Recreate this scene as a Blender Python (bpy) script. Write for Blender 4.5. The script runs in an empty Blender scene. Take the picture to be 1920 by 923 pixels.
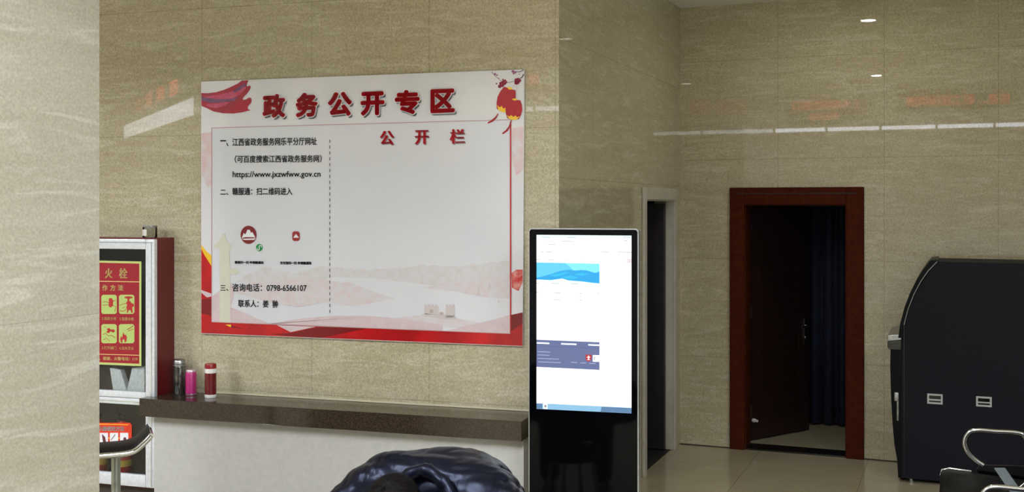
import bpy, bmesh, math, random
from mathutils import Vector, Matrix, noise
random.seed(4)
S = bpy.context.scene
COL = S.collection
R = math.radians

# ------------------------------------------------------------------ camera, world, exposure
F = 2050.0; HOR = 388.0; EYE = 1.9
cam = bpy.data.objects.new('camera', bpy.data.cameras.new('camera')); COL.objects.link(cam)
cam.location = (0, 0, EYE); cam.rotation_euler = (R(90), 0, 0)
cam.data.sensor_width = 36; cam.data.lens = F / 1920 * 36
cam.data.shift_y = -(461.5 - HOR) / 1920
cam.data.clip_end = 100
S.camera = cam
S.view_settings.view_transform = 'Standard'; S.view_settings.look = 'None'
S.view_settings.gamma = 1; S.view_settings.use_curve_mapping = False
S.view_settings.exposure = 0.0
w = bpy.data.worlds.new('world'); S.world = w; w.use_nodes = True
bg = w.node_tree.nodes['Background']
bg.inputs[0].default_value = (0.72, 0.86, 1.0, 1); bg.inputs[1].default_value = 3.8
PANEL_L = 80.0      # hall ceiling panels
STRIP_L = 8.0       # light strips over the counters
SPOT_L = 260.0       # alcove downlights
S.cycles.max_bounces = 8; S.cycles.diffuse_bounces = 4; S.cycles.glossy_bounces = 4
S.cycles.transparent_max_bounces = 12; S.cycles.caustics_reflective = False; S.cycles.caustics_refractive = False
S.cycles.sample_clamp_indirect = 4.0

# ------------------------------------------------------------------ small helpers
def lin(c):
    return tuple(((v/255)/12.92 if v/255 <= .04045 else ((v/255+.055)/1.055)**2.4) for v in c)

def mat(name, rgb, rough=.5, metal=0., spec=.5, emit=0., coat=0., alpha=1.):
    m = bpy.data.materials.new(name); m.use_nodes = True
    b = m.node_tree.nodes['Principled BSDF']; c = (*lin(rgb), 1)
    b.inputs['Base Color'].default_value = c
    b.inputs['Roughness'].default_value = rough
    b.inputs['Metallic'].default_value = metal
    b.inputs['Specular IOR Level'].default_value = spec
    b.inputs['Coat Weight'].default_value = coat
    b.inputs['Coat Roughness'].default_value = .05
    if emit:
        b.inputs['Emission Color'].default_value = c
        b.inputs['Emission Strength'].default_value = emit
    return m

def nodes(m):
    nt = m.node_tree
    return nt, nt.nodes, nt.links, nt.nodes['Principled BSDF']

def mottled(name, a, b, scale=60, rough=.4, metal=0., detail=4, spec=.5, lo=.35, hi=.65, bump=0., coat=0.):
    m = mat(name, a, rough, metal, spec, coat=coat); nt, N, L, P = nodes(m)
    tc = N.new('ShaderNodeTexCoord'); n = N.new('ShaderNodeTexNoise'); r = N.new('ShaderNodeValToRGB')
    n.inputs['Scale'].default_value = scale; n.inputs['Detail'].default_value = detail
    L.new(tc.outputs['Object'], n.inputs['Vector']); L.new(n.outputs['Fac'], r.inputs['Fac'])
    r.color_ramp.elements[0].position = lo; r.color_ramp.elements[1].position = hi
    r.color_ramp.elements[0].color = (*lin(a), 1); r.color_ramp.elements[1].color = (*lin(b), 1)
    L.new(r.outputs['Color'], P.inputs['Base Color'])
    if bump:
        bp = N.new('ShaderNodeBump'); bp.inputs['Strength'].default_value = bump; bp.inputs['Distance'].default_value = .004
        L.new(n.outputs['Fac'], bp.inputs['Height']); L.new(bp.outputs['Normal'], P.inputs['Normal'])
    return m

def stone_tile(name, ang, a, b, vein, u0=0., v0=0., tile=.78, vein_amt=.6, tilt=-20, joint=.35, rough=.01, grain=.2, stretch=(1.1, 8.), tile_u=None):
    """polished stone tile; ang is the wall's heading, so that local x runs along the wall"""
    m = mat(name, a, rough); nt, N, L, P = nodes(m)
    tc = N.new('ShaderNodeTexCoord'); mp = N.new('ShaderNodeMapping'); mp.vector_type = 'POINT'
    mp.inputs['Rotation'].default_value = (0, 0, ang)
    L.new(tc.outputs['Object'], mp.inputs['Vector'])
    sep = N.new('ShaderNodeSeparateXYZ'); L.new(mp.outputs['Vector'], sep.inputs[0])
    # veins: stretched, tilted noise in the plane of the wall
    m2 = N.new('ShaderNodeMapping'); m2.inputs['Rotation'].default_value = (0, R(tilt), 0)
    m2.inputs['Scale'].default_value = (stretch[0], 1, stretch[1])
    L.new(mp.outputs['Vector'], m2.inputs['Vector'])
    n1 = N.new('ShaderNodeTexNoise'); n1.inputs['Scale'].default_value = 1.6; n1.inputs['Detail'].default_value = 8
    n1.inputs['Roughness'].default_value = .62; n1.inputs['Distortion'].default_value = .9
    L.new(m2.outputs['Vector'], n1.inputs['Vector'])
    r1 = N.new('ShaderNodeValToRGB'); L.new(n1.outputs['Fac'], r1.inputs['Fac'])
    e = r1.color_ramp.elements
    e[0].position = .3; e[0].color = (*lin(b), 1); e[1].position = .62; e[1].color = (*lin(a), 1)
    n2 = N.new('ShaderNodeTexNoise'); n2.inputs['Scale'].default_value = 2.6; n2.inputs['Detail'].default_value = 6
    n2.inputs['Distortion'].default_value = 1.6
    L.new(m2.outputs['Vector'], n2.inputs['Vector'])
    r2 = N.new('ShaderNodeValToRGB'); L.new(n2.outputs['Fac'], r2.inputs['Fac'])
    q = r2.color_ramp.elements
    q[0].position = .52; q[0].color = (0, 0, 0, 1); q[1].position = .66; q[1].color = (vein_amt,)*3 + (1,)
    mx = N.new('ShaderNodeMix'); mx.data_type = 'RGBA'
    L.new(r2.outputs['Color'], mx.inputs['Factor']); L.new(r1.outputs['Color'], mx.inputs['A'])
    mx.inputs['B'].default_value = (*lin(vein), 1)
    # fine grain of the stone
    n3 = N.new('ShaderNodeTexNoise'); n3.inputs['Scale'].default_value = 95; n3.inputs['Detail'].default_value = 2
    L.new(tc.outputs['Object'], n3.inputs['Vector'])
    gr = N.new('ShaderNodeMapRange'); gr.inputs['From Min'].default_value = .3; gr.inputs['From Max'].default_value = .7
    gr.inputs['To Min'].default_value = 1-grain; gr.inputs['To Max'].default_value = 1+grain
    L.new(n3.outputs['Fac'], gr.inputs['Value'])
    mg = N.new('ShaderNodeMix'); mg.data_type = 'RGBA'; mg.blend_type = 'MULTIPLY'; mg.inputs['Factor'].default_value = 1
    L.new(mx.outputs['Result'], mg.inputs['A']); L.new(gr.outputs['Result'], mg.inputs['B'])
    # joints
    def line(sock, off, tile=tile):
        s = N.new('ShaderNodeMath'); s.operation = 'SUBTRACT'; L.new(sock, s.inputs[0]); s.inputs[1].default_value = off
        d = N.new('ShaderNodeMath'); d.operation = 'DIVIDE'; L.new(s.outputs[0], d.inputs[0]); d.inputs[1].default_value = tile
        f = N.new('ShaderNodeMath'); f.operation = 'FLOORED_MODULO'; L.new(d.outputs[0], f.inputs[0]); f.inputs[1].default_value = 1
        c = N.new('ShaderNodeMath'); c.operation = 'LESS_THAN'; L.new(f.outputs[0], c.inputs[0]); c.inputs[1].default_value = .004/tile
        return c
    A = line(sep.outputs['X'], u0, tile_u or tile); B = line(sep.outputs['Z'] if v0 is not None else sep.outputs['Y'], v0 or 0)
    mm = N.new('ShaderNodeMath'); mm.operation = 'MAXIMUM'; L.new(A.outputs[0], mm.inputs[0]); L.new(B.outputs[0], mm.inputs[1])
    ml = N.new('ShaderNodeMath'); ml.operation = 'MULTIPLY'; L.new(mm.outputs[0], ml.inputs[0]); ml.inputs[1].default_value = joint
    mj = N.new('ShaderNodeMix'); mj.data_type = 'RGBA'
    L.new(ml.outputs[0], mj.inputs['Factor']); L.new(mg.outputs['Result'], mj.inputs['A'])
    mj.inputs['B'].default_value = (*lin((70, 58, 40)), 1)
    L.new(mj.outputs['Result'], P.inputs['Base Color'])
    return m

def glass(name, tint=(250, 252, 252), refl=.06):
    m = bpy.data.materials.new(name); m.use_nodes = True; nt = m.node_tree; N = nt.nodes; L = nt.links
    N.remove(N['Principled BSDF']); out = N['Material Output']
    t = N.new('ShaderNodeBsdfTransparent'); t.inputs[0].default_value = (*lin(tint), 1)
    g = N.new('ShaderNodeBsdfGlossy'); g.inputs['Roughness'].default_value = .02
    fr = N.new('ShaderNodeFresnel'); fr.inputs[0].default_value = 1.35
    mx = N.new('ShaderNodeMixShader'); L.new(fr.outputs[0], mx.inputs[0]); L.new(t.outputs[0], mx.inputs[1]); L.new(g.outputs[0], mx.inputs[2])
    L.new(mx.outputs[0], out.inputs[0]); return m

def tag(o, label=None, cat=None, group=None, kind=None):
    for k, v in (('label', label), ('category', cat), ('group', group), ('kind', kind)):
        if v: o[k] = v
    return o

ORG = {}
def empty(name, loc, label=None, cat=None, group=None, kind=None):
    o = bpy.data.objects.new(name, None); COL.objects.link(o); o.location = loc; o.empty_display_size = .1
    ORG[o.name] = Vector(loc); return tag(o, label, cat, group, kind)

class MB:
    """collects shapes in world space; build() links them as one mesh object"""
    def __init__(s): s.bm = bmesh.new()
    def poly(s, pts, flip=False):
        vs = [s.bm.verts.new(p) for p in pts]
        if flip: vs.reverse()
        f = s.bm.faces.new(vs); return f
    def prism(s, pts, vec, bev=0.):
        vec = Vector(vec); n = len(pts); b = bmesh.new()
        A = [b.verts.new(p) for p in pts]; B = [b.verts.new(Vector(p)+vec) for p in pts]
        b.faces.new(A[::-1]); b.faces.new(B)
        for i in range(n): b.faces.new((A[i], A[(i+1) % n], B[(i+1) % n], B[i]))
        bmesh.ops.recalc_face_normals(b, faces=b.faces)
        if bev: bmesh.ops.bevel(b, geom=list(b.edges), offset=bev, segments=2, affect='EDGES', profile=.6, clamp_overlap=True)
        s.merge(b); return s
    def box(s, c, ux, uy, uz, bev=0.):
        """centre c, half-extent vectors"""
        c, ux, uy, uz = map(Vector, (c, ux, uy, uz))
        return s.prism([c-ux-uy-uz, c+ux-uy-uz, c+ux+uy-uz, c-ux+uy-uz], 2*uz, bev)
    def tube(s, pts, r, seg=10, closed=False, cap=True):
        pts = [Vector(p) for p in pts]; n = len(pts); rr = r if isinstance(r, (list, tuple)) else [r]*n
        rings = []; up = None
        for i, p in enumerate(pts):
            if closed: t = (pts[(i+1) % n]-pts[i-1]).normalized()
            else: t = (pts[min(i+1, n-1)]-pts[max(i-1, 0)]).normalized()
            if up is None:
                up = t.orthogonal().normalized()
            up = (up - t*up.dot(t)).normalized(); v = t.cross(up)
            rings.append([s.bm.verts.new(p+(up*math.cos(a)+v*math.sin(a))*rr[i]) for a in [2*math.pi*k/seg for k in range(seg)]])
        for i in range(n if closed else n-1):
            a, b = rings[i], rings[(i+1) % n]
            for k in range(seg): s.bm.faces.new((a[k], a[(k+1) % seg], b[(k+1) % seg], b[k]))
        if cap and not closed: s.bm.faces.new(rings[0][::-1]); s.bm.faces.new(rings[-1])
        return s
    def lathe(s, prof, c, seg=32, ax=(0, 0, 1)):
        c = Vector(c); ax = Vector(ax).normalized(); u = ax.orthogonal().normalized(); v = ax.cross(u); rings = []
        for r, h in prof:
            if r < 1e-6: rings.append([s.bm.verts.new(c+ax*h)])
            else: rings.append([s.bm.verts.new(c+ax*h+(u*math.cos(a)+v*math.sin(a))*r) for a in [2*math.pi*k/seg for k in range(seg)]])
        for a, b in zip(rings, rings[1:]):
            for k in range(seg):
                q = [a[k % len(a)], a[(k+1) % len(a)], b[(k+1) % len(b)], b[k % len(b)]]
                q = list(dict.fromkeys(q))
                if len(q) > 2: s.bm.faces.new(q)
        return s
    def ball(s, c, rx, ry=None, rz=None, rot=None, u=24, v=16):
        m = Matrix.Translation(c) @ (rot.to_4x4() if rot else Matrix()) @ Matrix.Diagonal((rx, ry or rx, rz or rx, 1))
        bmesh.ops.create_uvsphere(s.bm, u_segments=u, v_segments=v, radius=1, matrix=m); return s
    def merge(s, b):
        me = bpy.data.meshes.new('tmp'); b.to_mesh(me); b.free(); s.bm.from_mesh(me); bpy.data.meshes.remove(me)
    def mesh(s, verts, faces):
        vs = [s.bm.verts.new(p) for p in verts]
        for f in faces:
            try: s.bm.faces.new([vs[i] for i in f])
            except ValueError: pass
        return s
    def build(s, name, m, parent=None, smooth=None, loc=None, recalc=True):
        o0 = Vector((0, 0, 0))
        if parent is not None: o0 = ORG[parent.name]
        elif loc is not None: o0 = Vector(loc)
        if recalc: bmesh.ops.recalc_face_normals(s.bm, faces=s.bm.faces)
        bmesh.ops.translate(s.bm, verts=s.bm.verts, vec=-o0)
        me = bpy.data.meshes.new(name); s.bm.to_mesh(me); s.bm.free()
        o = bpy.data.objects.new(name, me); COL.objects.link(o)
        if m: me.materials.append(m)
        if parent is not None: o.parent = parent
        elif loc is not None: o.location = loc
        ORG[o.name] = o0
        if smooth is not None:
            me.polygons.foreach_set('use_smooth', [True]*len(me.polygons))
            if smooth < 180:
                b = bmesh.new(); b.from_mesh(me)
                for ed in b.edges:
                    if len(ed.link_faces) == 2 and ed.calc_face_angle(0) > R(smooth): ed.smooth = False
                b.to_mesh(me); b.free()
        return o

def ray(px, py): return Vector(((px-960)/F, 1, -(py-HOR)/F))
CAM = Vector((0, 0, EYE))
class Wall:
    """a vertical plane: start point, heading along it, normal towards the room"""
    def __init__(s, p, ang, nsign=1):
        s.p = Vector((p[0], p[1], 0)); s.u = Vector((math.cos(ang), math.sin(ang), 0)); s.ang = ang
        s.n = Vector((s.u.y, -s.u.x, 0))*nsign
    def hit(s, px, py, off=0.):
        d = ray(px, py); t = (s.p + s.n*off - CAM).dot(s.n)/d.dot(s.n); return CAM + d*t
    def at(s, u, off, z): return s.p + s.u*u + s.n*off + Vector((0, 0, z))
    def ucoord(s, px, off=0.): return (s.hit(px, HOR, off)-s.p).dot(s.u)
    def box(s, mb, u0, u1, o0, o1, z0, z1, bev=0.):
        return mb.prism([s.at(u0, o0, z0), s.at(u1, o0, z0), s.at(u1, o1, z0), s.at(u0, o1, z0)], (0, 0, z1-z0), bev)
def pz(px, y): return Vector(((px-960)/F*y, y, 0))       # a spot on the ground plan seen at column px, y metres ahead
def hgt(py, y): return EYE-(py-HOR)/F*y

def flat(pl, pts, off): return [pl.hit(x, y, off) for x, y in pts]
KEEP = ('stripe', 'pattern')
def print_poly(pl, polys, off, name, m, parent):
    if len(polys) > 1 and name.split('_')[-1] not in KEEP:      # separate shapes are parts of their own
        for p in polys: o = print_poly(pl, [p], off, name, m, parent)
        return o
    mb = MB()
    for p in polys: mb.poly(flat(pl, p, off))
    for f in mb.bm.faces:
        f.normal_update()
        if f.normal.dot(pl.n) < 0: f.normal_flip()
    bmesh.ops.triangulate(mb.bm, faces=mb.bm.faces, ngon_method='EAR_CLIP')
    return mb.build(name, m, parent, recalc=False)
def rect(x0, y0, x1, y1): return [(x0, y0), (x1, y0), (x1, y1), (x0, y1)]
def disc(x, y, rx, ry, n=28): return [(x+rx*math.cos(2*math.pi*k/n), y+ry*math.sin(2*math.pi*k/n)) for k in range(n)]

# --- lettering
_txt = {}
def glyphs(s, bold=0.):
    k = (s, bold)
    if k not in _txt:
        cu = bpy.data.curves.new('t', 'FONT'); cu.body = s; cu.size = 1; cu.offset = bold; cu.fill_mode = 'FRONT' if hasattr(cu, 'fill_mode') else 'BOTH'; cu.resolution_u = 3
        ob = bpy.data.objects.new('t', cu); COL.objects.link(ob); bpy.context.view_layer.update()
        dg = bpy.context.evaluated_depsgraph_get(); me = bpy.data.meshes.new_from_object(ob.evaluated_get(dg))
        V = [tuple(v.co[:2]) for v in me.vertices]; Fc = [tuple(p.vertices) for p in me.polygons]
        bpy.data.objects.remove(ob); bpy.data.curves.remove(cu); bpy.data.meshes.remove(me)
        xs = [v[0] for v in V] or [0, 1]; ys = [v[1] for v in V] or [0, 1]
        x0, x1, y0, y1 = min(xs), max(xs), min(ys), max(ys)
        _txt[k] = ([((x-x0)/max(x1-x0, 1e-6), (y-y0)/max(y1-y0, 1e-6)) for x, y in V], Fc)
    return _txt[k]
def text_px(pl, items, off, name, m, parent):
    if len(items) > 1:
        for it in items: o = text_px(pl, [it], off, name, m, parent)
        return o
    """items: (string, x0, y0, x1, y1, height, bold[, dx, dy]): foot of the line from (x0,y0) to (x1,y1)"""
    mb = MB()
    for it in items:
        s, x0, y0, x1, y1, h, b = it[:7]; dx, dy = it[7:9] if len(it) > 7 else (0, 0)
        V, Fc = glyphs(s, 0)
        bx, by = b if isinstance(b, tuple) else (b, b)        # stroke gain in px across and up
        dirs = [(0, 0)] if not (bx or by) else [(0, 0)]+[(bx*math.cos(a), by*math.sin(a)) for a in [2*math.pi*k/12 for k in range(12)]] if by else [(-bx, 0), (0, 0), (bx, 0)]
        for ex, ey in dirs:
            mb.mesh([pl.hit(x0+bx+(x1-x0-2*bx)*u+dx+ex, y0-by+(y1-y0)*u-(h-2*by)*v+dy+ey, off) for u, v in V], Fc)
    for f in mb.bm.faces:
        f.normal_update()
        if f.normal.dot(pl.n) < 0: f.normal_flip()
    return mb.build(name, m, parent, recalc=False)

# ------------------------------------------------------------------ the plan of the hall
BW = Wall((.26, 6.06), R(-17.3))                 # wall with the notice board, ends at its corner (u = 0)
C2 = Vector((1.345, 8.75, 0))
KW = Wall(C2, R(-22))                            # back wall with the red door
E1 = KW.u; E2 = KW.n                             # along the back wall / out into the hall
d = C2 - BW.p; SWL = d.length
SW = Wall(BW.p, math.atan2(d.y, d.x), 1)         # short wall between the two, faces right
def rm(e1, e2, z=0.): return C2 + E1*e1 + E2*e2 + Vector((0, 0, z))
CE = 3.49; CH = 4.3                              # ceiling by the door, ceiling of the hall
EL, ER, EO = -9.6, 7.0, 13.5                     # hall's left, right and far side

# ------------------------------------------------------------------ materials
tile_a, tile_b, tile_v = (179, 170, 143), (169, 159, 131), (194, 187, 166)
M_bw = stone_tile('beige stone tile', R(17.3), tile_a, tile_b, tile_v, u0=BW.p.dot(BW.u)+BW.ucoord(378), v0=2.34, tilt=-12, tile_u=(BW.ucoord(804)-BW.ucoord(378))/2)
M_sw = stone_tile('beige stone tile of side wall', -SW.ang, tile_a, tile_b, tile_v, u0=.1, v0=2.06)
M_kw = stone_tile('beige stone tile of back wall', R(22), tile_a, tile_b, tile_v, u0=KW.p.dot(KW.u)+KW.ucoord(1458), v0=2.27, tilt=-8)
M_pl = stone_tile('pale veined pillar stone', -math.atan2(-E2.y, -E2.x), (164, 159, 144), (156, 151, 135), (184, 181, 171), u0=.1, v0=1.46, tile=1.6, tile_u=30, tilt=26, vein_amt=.5, stretch=(.55, 4.2), joint=.2, rough=.1, grain=.12)
M_fl = stone_tile('polished floor tile', R(22), (172, 163, 136), (163, 153, 126), (181, 173, 151), u0=.2, v0=None, tile=.8, vein_amt=.3, joint=.5, rough=.09, stretch=(1, 1), grain=.12)
M_white = mat('white ceiling paint', (234, 234, 231), .8)
M_plaster = mat('white plaster', (205, 205, 200), .7)
M_panel = mottled('off white counter cladding', (176, 175, 170), (182, 181, 176), 30, .35)
M_granite = mottled('dark brown granite', (34, 28, 22), (68, 56, 45), 170, .13, detail=6, spec=.4, lo=.38, hi=.66)
M_redwood = mottled('red brown door wood', (62, 23, 10), (76, 30, 13), 26, .6, detail=6, spec=.05)
M_darkwood = mottled('dark red brown door leaf', (26, 9, 8), (33, 12, 10), 20, .5)
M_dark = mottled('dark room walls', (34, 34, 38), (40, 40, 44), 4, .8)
M_chrome = mat('chrome', (225, 227, 230), .12, 1.)
M_steel = mottled('brushed steel', (150, 152, 150), (172, 174, 172), 40, .35, 1.)
M_alu = mottled('silver aluminium frame', (206, 210, 214), (220, 223, 226), 50, .3, .25)
M_red = mottled('red cabinet paint', (94, 13, 20), (104, 16, 23), 40, .35)
M_black = mat('black gloss', (6, 6, 8), .15)
M_blackm = mat('black leatherette', (8, 8, 10), .5, spec=.3)
M_navy = mottled('dark blue grey cabinet paint', (7, 9, 18), (11, 14, 25), 90, .6, spec=.2)
M_glass = glass('clear glass')

# ------------------------------------------------------------------ structure
def struct(o): o['kind'] = 'structure'; return o
mb = MB(); mb.prism([rm(EL-.2, EO+.2, -.12), rm(ER+.2, EO+.2, -.12), rm(ER+.2, -2.4, -.12), rm(EL-.2, -2.4, -.12)], (0, 0, .12)); struct(mb.build('floor', M_fl))
mb = MB(); BW.box(mb, -9.7, 0, 0, -.15, 0, CE); struct(mb.build('wall_left', M_bw))
# side wall, with the opening of the dark doorway
su0, su1 = SW.ucoord(1213.5, .022), SW.ucoord(1262); sh = 1.955
mb = MB()
SW.box(mb, 0.002, su0, 0, -.15, 0, CE); SW.box(mb, su1, SWL+.02, 0, -.15, 0, CE); SW.box(mb, su0, su1, 0, -.15, sh, CE)
struct(mb.build('wall_middle', M_sw))
# back wall, with the opening of the red door
ku0, ku1 = KW.ucoord(1394), KW.ucoord(1590); kh = hgt(381, 8.42)
mb = MB()
KW.box(mb, 0, ku0, 0, -.2, 0, CE); KW.box(mb, ku1, ER, 0, -.2, 0, CE); KW.box(mb, ku0, ku1, 0, -.2, kh, CE)
struct(mb.build('wall_back', M_kw))
mb = MB(); KW.box(mb, .003, KW.ucoord(1368), .0005, .004, 0, .008); KW.box(mb, KW.ucoord(1620), ER-.01, .0005, .004, 0, .008); struct(mb.build('baseboard_back', mat('dark floor joint', (44, 38, 30), .7)))
# far and side walls of the hall (behind the camera)
mb = MB(); mb.prism([rm(EL, EO), rm(ER, EO), rm(ER, EO+.2), rm(EL, EO+.2)], (0, 0, CH)); struct(mb.build('wall_front', M_plaster))
mb = MB(); mb.prism([rm(EL, 2.5), rm(EL, EO), rm(EL-.2, EO), rm(EL-.2, 2.5)], (0, 0, CH)); struct(mb.build('wall_far_left', M_plaster))
WIN = [(6.6, 8.8), (9.4, 11.6)]; WZ = (.9, 2.7)
mb = MB(); a = -.2
for (w0, w1) in WIN + [(EO, EO)]:
    mb.prism([rm(ER, a), rm(ER, w0), rm(ER+.2, w0), rm(ER+.2, a)], (0, 0, CH))
    if w1 > w0:
        mb.prism([rm(ER, w0), rm(ER, w1), rm(ER+.2, w1), rm(ER+.2, w0)], (0, 0, WZ[0]))
        mb.prism([rm(ER, w0, WZ[1]), rm(ER, w1, WZ[1]), rm(ER+.2, w1, WZ[1]), rm(ER+.2, w0, WZ[1])], (0, 0, CH-WZ[1]))
    a = w1
struct(mb.build('wall_right', M_plaster))
for i, (w0, w1) in enumerate(WIN):
    r_ = empty('window_%d' % (i+1), rm(ER+.1, (w0+w1)/2, WZ[0])); struct(r_)
    mb = MB()
    for (p, q, z0, z1) in ((w0, w0+.06, *WZ), (w1-.06, w1, *WZ), ((w0+w1)/2-.03, (w0+w1)/2+.03, *WZ), (w0+.06, w1-.06, WZ[0], WZ[0]+.06), (w0+.06, w1-.06, WZ[1]-.06, WZ[1])):
        mb.prism([rm(ER+.07, p, z0), rm(ER+.07, q, z0), rm(ER+.13, q, z0), rm(ER+.13, p, z0)], (0, 0, z1-z0))
    mb.build('window_frame', M_alu, r_)
    mb = MB(); mb.prism([rm(ER+.095, w0+.05, WZ[0]+.05), rm(ER+.095, w1-.05, WZ[0]+.05), rm(ER+.1, w1-.05, WZ[0]+.05), rm(ER+.1, w0+.05, WZ[0]+.05)], (0, 0, WZ[1]-WZ[0]-.1)); mb.build('pane', M_glass, r_)
    ld = bpy.data.lights.new('window_portal', 'AREA'); ld.shape = 'RECTANGLE'; ld.size = w1-w0; ld.size_y = WZ[1]-WZ[0]
    try: ld.cycles.is_portal = True
    except Exception: pass
    lo = bpy.data.objects.new('window_portal', ld); COL.objects.link(lo); lo.location = rm(ER+.25, (w0+w1)/2, sum(WZ)/2)
    lo.rotation_euler = (-E1).to_track_quat('-Z', 'Z').to_euler()
mb = MB(); mb.prism([rm(EL-.2, -.3, CE), rm(ER+.2, -.3, CE), rm(ER+.2, 6.1, CE), rm(EL-.2, 6.1, CE)], (0, 0, CH-CE)); struct(mb.build('ceiling', M_white))
mb = MB(); mb.prism([rm(EL-.2, 6.1, CH), rm(ER+.2, 6.1, CH), rm(ER+.2, EO+.2, CH), rm(EL-.2, EO+.2, CH)], (0, 0, .12)); struct(mb.build('ceiling_hall', M_white))
mb = MB(); mb.prism([rm(-1.23, 5.08), rm(-1.23, 5.98), rm(-2.13, 5.98), rm(-2.13, 5.08)], (0, 0, CE)); struct(mb.build('pillar', M_pl))

# dark store room behind the red door, dark passage behind the side doorway
sb = 1.1
mb = MB()
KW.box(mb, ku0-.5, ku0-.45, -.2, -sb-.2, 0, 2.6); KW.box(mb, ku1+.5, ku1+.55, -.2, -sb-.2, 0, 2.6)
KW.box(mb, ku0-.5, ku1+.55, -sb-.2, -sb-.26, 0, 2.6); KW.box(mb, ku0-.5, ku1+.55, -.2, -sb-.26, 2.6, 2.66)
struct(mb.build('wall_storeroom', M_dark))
mb = MB()
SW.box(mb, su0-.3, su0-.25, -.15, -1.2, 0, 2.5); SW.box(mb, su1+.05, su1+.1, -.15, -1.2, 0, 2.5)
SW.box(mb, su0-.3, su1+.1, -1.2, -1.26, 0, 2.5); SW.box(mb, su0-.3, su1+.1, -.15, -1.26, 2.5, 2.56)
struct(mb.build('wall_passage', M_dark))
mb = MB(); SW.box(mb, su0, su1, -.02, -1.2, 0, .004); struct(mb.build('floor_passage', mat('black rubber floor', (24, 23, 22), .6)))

# ------------------------------------------------------------------ red door
dr = empty('door_1', KW.at((ku0+ku1)/2, 0, 0), kind='structure', label='red-brown wooden door standing ajar in the back wall', cat='door')
o0, o1 = KW.ucoord(1368, .025), KW.ucoord(1620, .025); ot = hgt(352, 8.55)
mb = MB()
i0, i1 = ku0-.001, ku1+.001
KW.box(mb, o0, i0+.012, .002, .03, 0, ot, .006); KW.box(mb, i1-.012, o1, .002, .03, 0, ot, .006)
KW.box(mb, i0+.012, i1-.012, .002, .03, kh-.012, ot, .006)
mb.build('casing', M_redwood, dr)
mb = MB(); KW.box(mb, o0+.045, o1-.05, .0295, .031, ot-.052, ot-.043); mb.build('groove_shade', mat('painted header shade', (22, 8, 6), .6), dr)  # proud dark strip, its colour paints the shade of a header groove
mb = MB()
KW.box(mb, i0+.001, i0+.02, .002, -.2, 0, kh-.002); KW.box(mb, i1-.02, i1-.001, .002, -.2, 0, kh-.002); KW.box(mb, i0, i1, .002, -.2, kh-.02, kh-.002)
mb.build('jamb', M_redwood, dr)
mb = MB(); KW.box(mb, i0+.02, i1-.02, .002, -.2, 0, .012); mb.build('threshold', mottled('black granite', (18, 17, 17), (34, 33, 33), 200, .2), dr)
hp = pz(1404, 8.83); fp = pz(1517, 9.27); lu = (fp-hp).normalized(); ln = Vector((lu.y, -lu.x, 0)); ll = (fp-hp).length
def leafbox(mb, a, b, t0, t1, z0, z1, bev=0.):
    q = lambda u, t, z: hp + lu*u + ln*t + Vector((0, 0, z))
    return mb.prism([q(a, t0, z0), q(b, t0, z0), q(b, t1, z0), q(a, t1, z0)], (0, 0, z1-z0), bev)
mb = MB(); leafbox(mb, 0, ll, 0, -.04, .015, kh-.025, .003)
for z0, z1 in ((.2, .85), (1.05, 1.8)):      # raised mouldings round two panels
    for a_, b_, c_, d_ in ((.12, ll-.12, z0, z0+.02), (.12, ll-.12, z1-.02, z1), (.12, .14, z0+.02, z1-.02), (ll-.14, ll-.12, z0+.02, z1-.02)):
        leafbox(mb, a_, b_, 0, .008, c_, d_)
leaf = mb.build('door_leaf', M_darkwood, dr)
hz = hgt(622, 9.22)
mb = MB(); leafbox(mb, ll-.07, ll-.035, .002, .01, hz-.11, hz+.11, .003)
pp = lambda u, t, z: hp + lu*u + ln*t + Vector((0, 0, z))
mb.tube([pp(ll-.052, .01, hz+.05), pp(ll-.052, .045, hz+.05), pp(ll-.06, .052, hz+.05), pp(ll-.16, .052, hz+.045)], .009)
mb.lathe([(0, 0), (.014, 0), (.014, .008), (0, .008)], pp(ll-.052, .01, hz-.05), 14, ln)
mb.build('handle', M_chrome, leaf, smooth=40)
for z in (.25, 1.05, 1.7):
    mb = MB(); mb.tube([pp(-.006, .006, z-.05), pp(-.006, .006, z+.05)], .007, 10); leafbox(mb, 0, .03, .001, .003, z-.05, z+.05); mb.build('hinge', M_steel, leaf, smooth=40)
mb = MB(); mb.lathe([(0, 0), (.016, 0), (.016, .02), (.011, .03), (.011, .045), (0, .047)], pp(.05, .001, .17), 14, ln); mb.build('door_bumper', mat('white rubber', (215, 205, 200), .5), leaf, smooth=40)

# ------------------------------------------------------------------ side doorway: pale frame, dark leaf swung in
ds = empty('door_2', SW.at((su0+su1)/2, 0, 0), kind='structure', label='narrow doorway with pale frame and dark leaf beside the display stand', cat='door')
M_frame = mottled('pale grey door frame', (178, 174, 162), (188, 184, 172), 12, .4)
mb = MB()
SW.box(mb, su0-.065, su0+.003, .002, .022, 0, sh+.085, .004); SW.box(mb, su1-.003, su1+.065, .002, .022, 0, sh+.085, .004); SW.box(mb, su0+.003, su1-.003, .002, .022, sh-.003, sh+.085, .004)
mb.build('casing', M_frame, ds)
mb = MB(); SW.box(mb, su0+.0005, su0+.012, .002, -.15, .006, sh-.001); SW.box(mb, su1-.012, su1-.0005, -.002+.004, -.055, .006, sh-.001); SW.box(mb, su0+.012, su1-.012, .002, -.15, sh-.012, sh-.001)
mb.build('jamb', M_frame, ds)
mb = MB(); SW.box(mb, su1-.052, su1-.013, -.057, -.82, .012, sh-.03, .003); lf2 = mb.build('door_leaf', mottled('dark brown door', (28, 24, 26), (34, 29, 31), 14, .45), ds)
mb = MB(); q = lambda u, o, z: SW.at(u, o, z)
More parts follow.
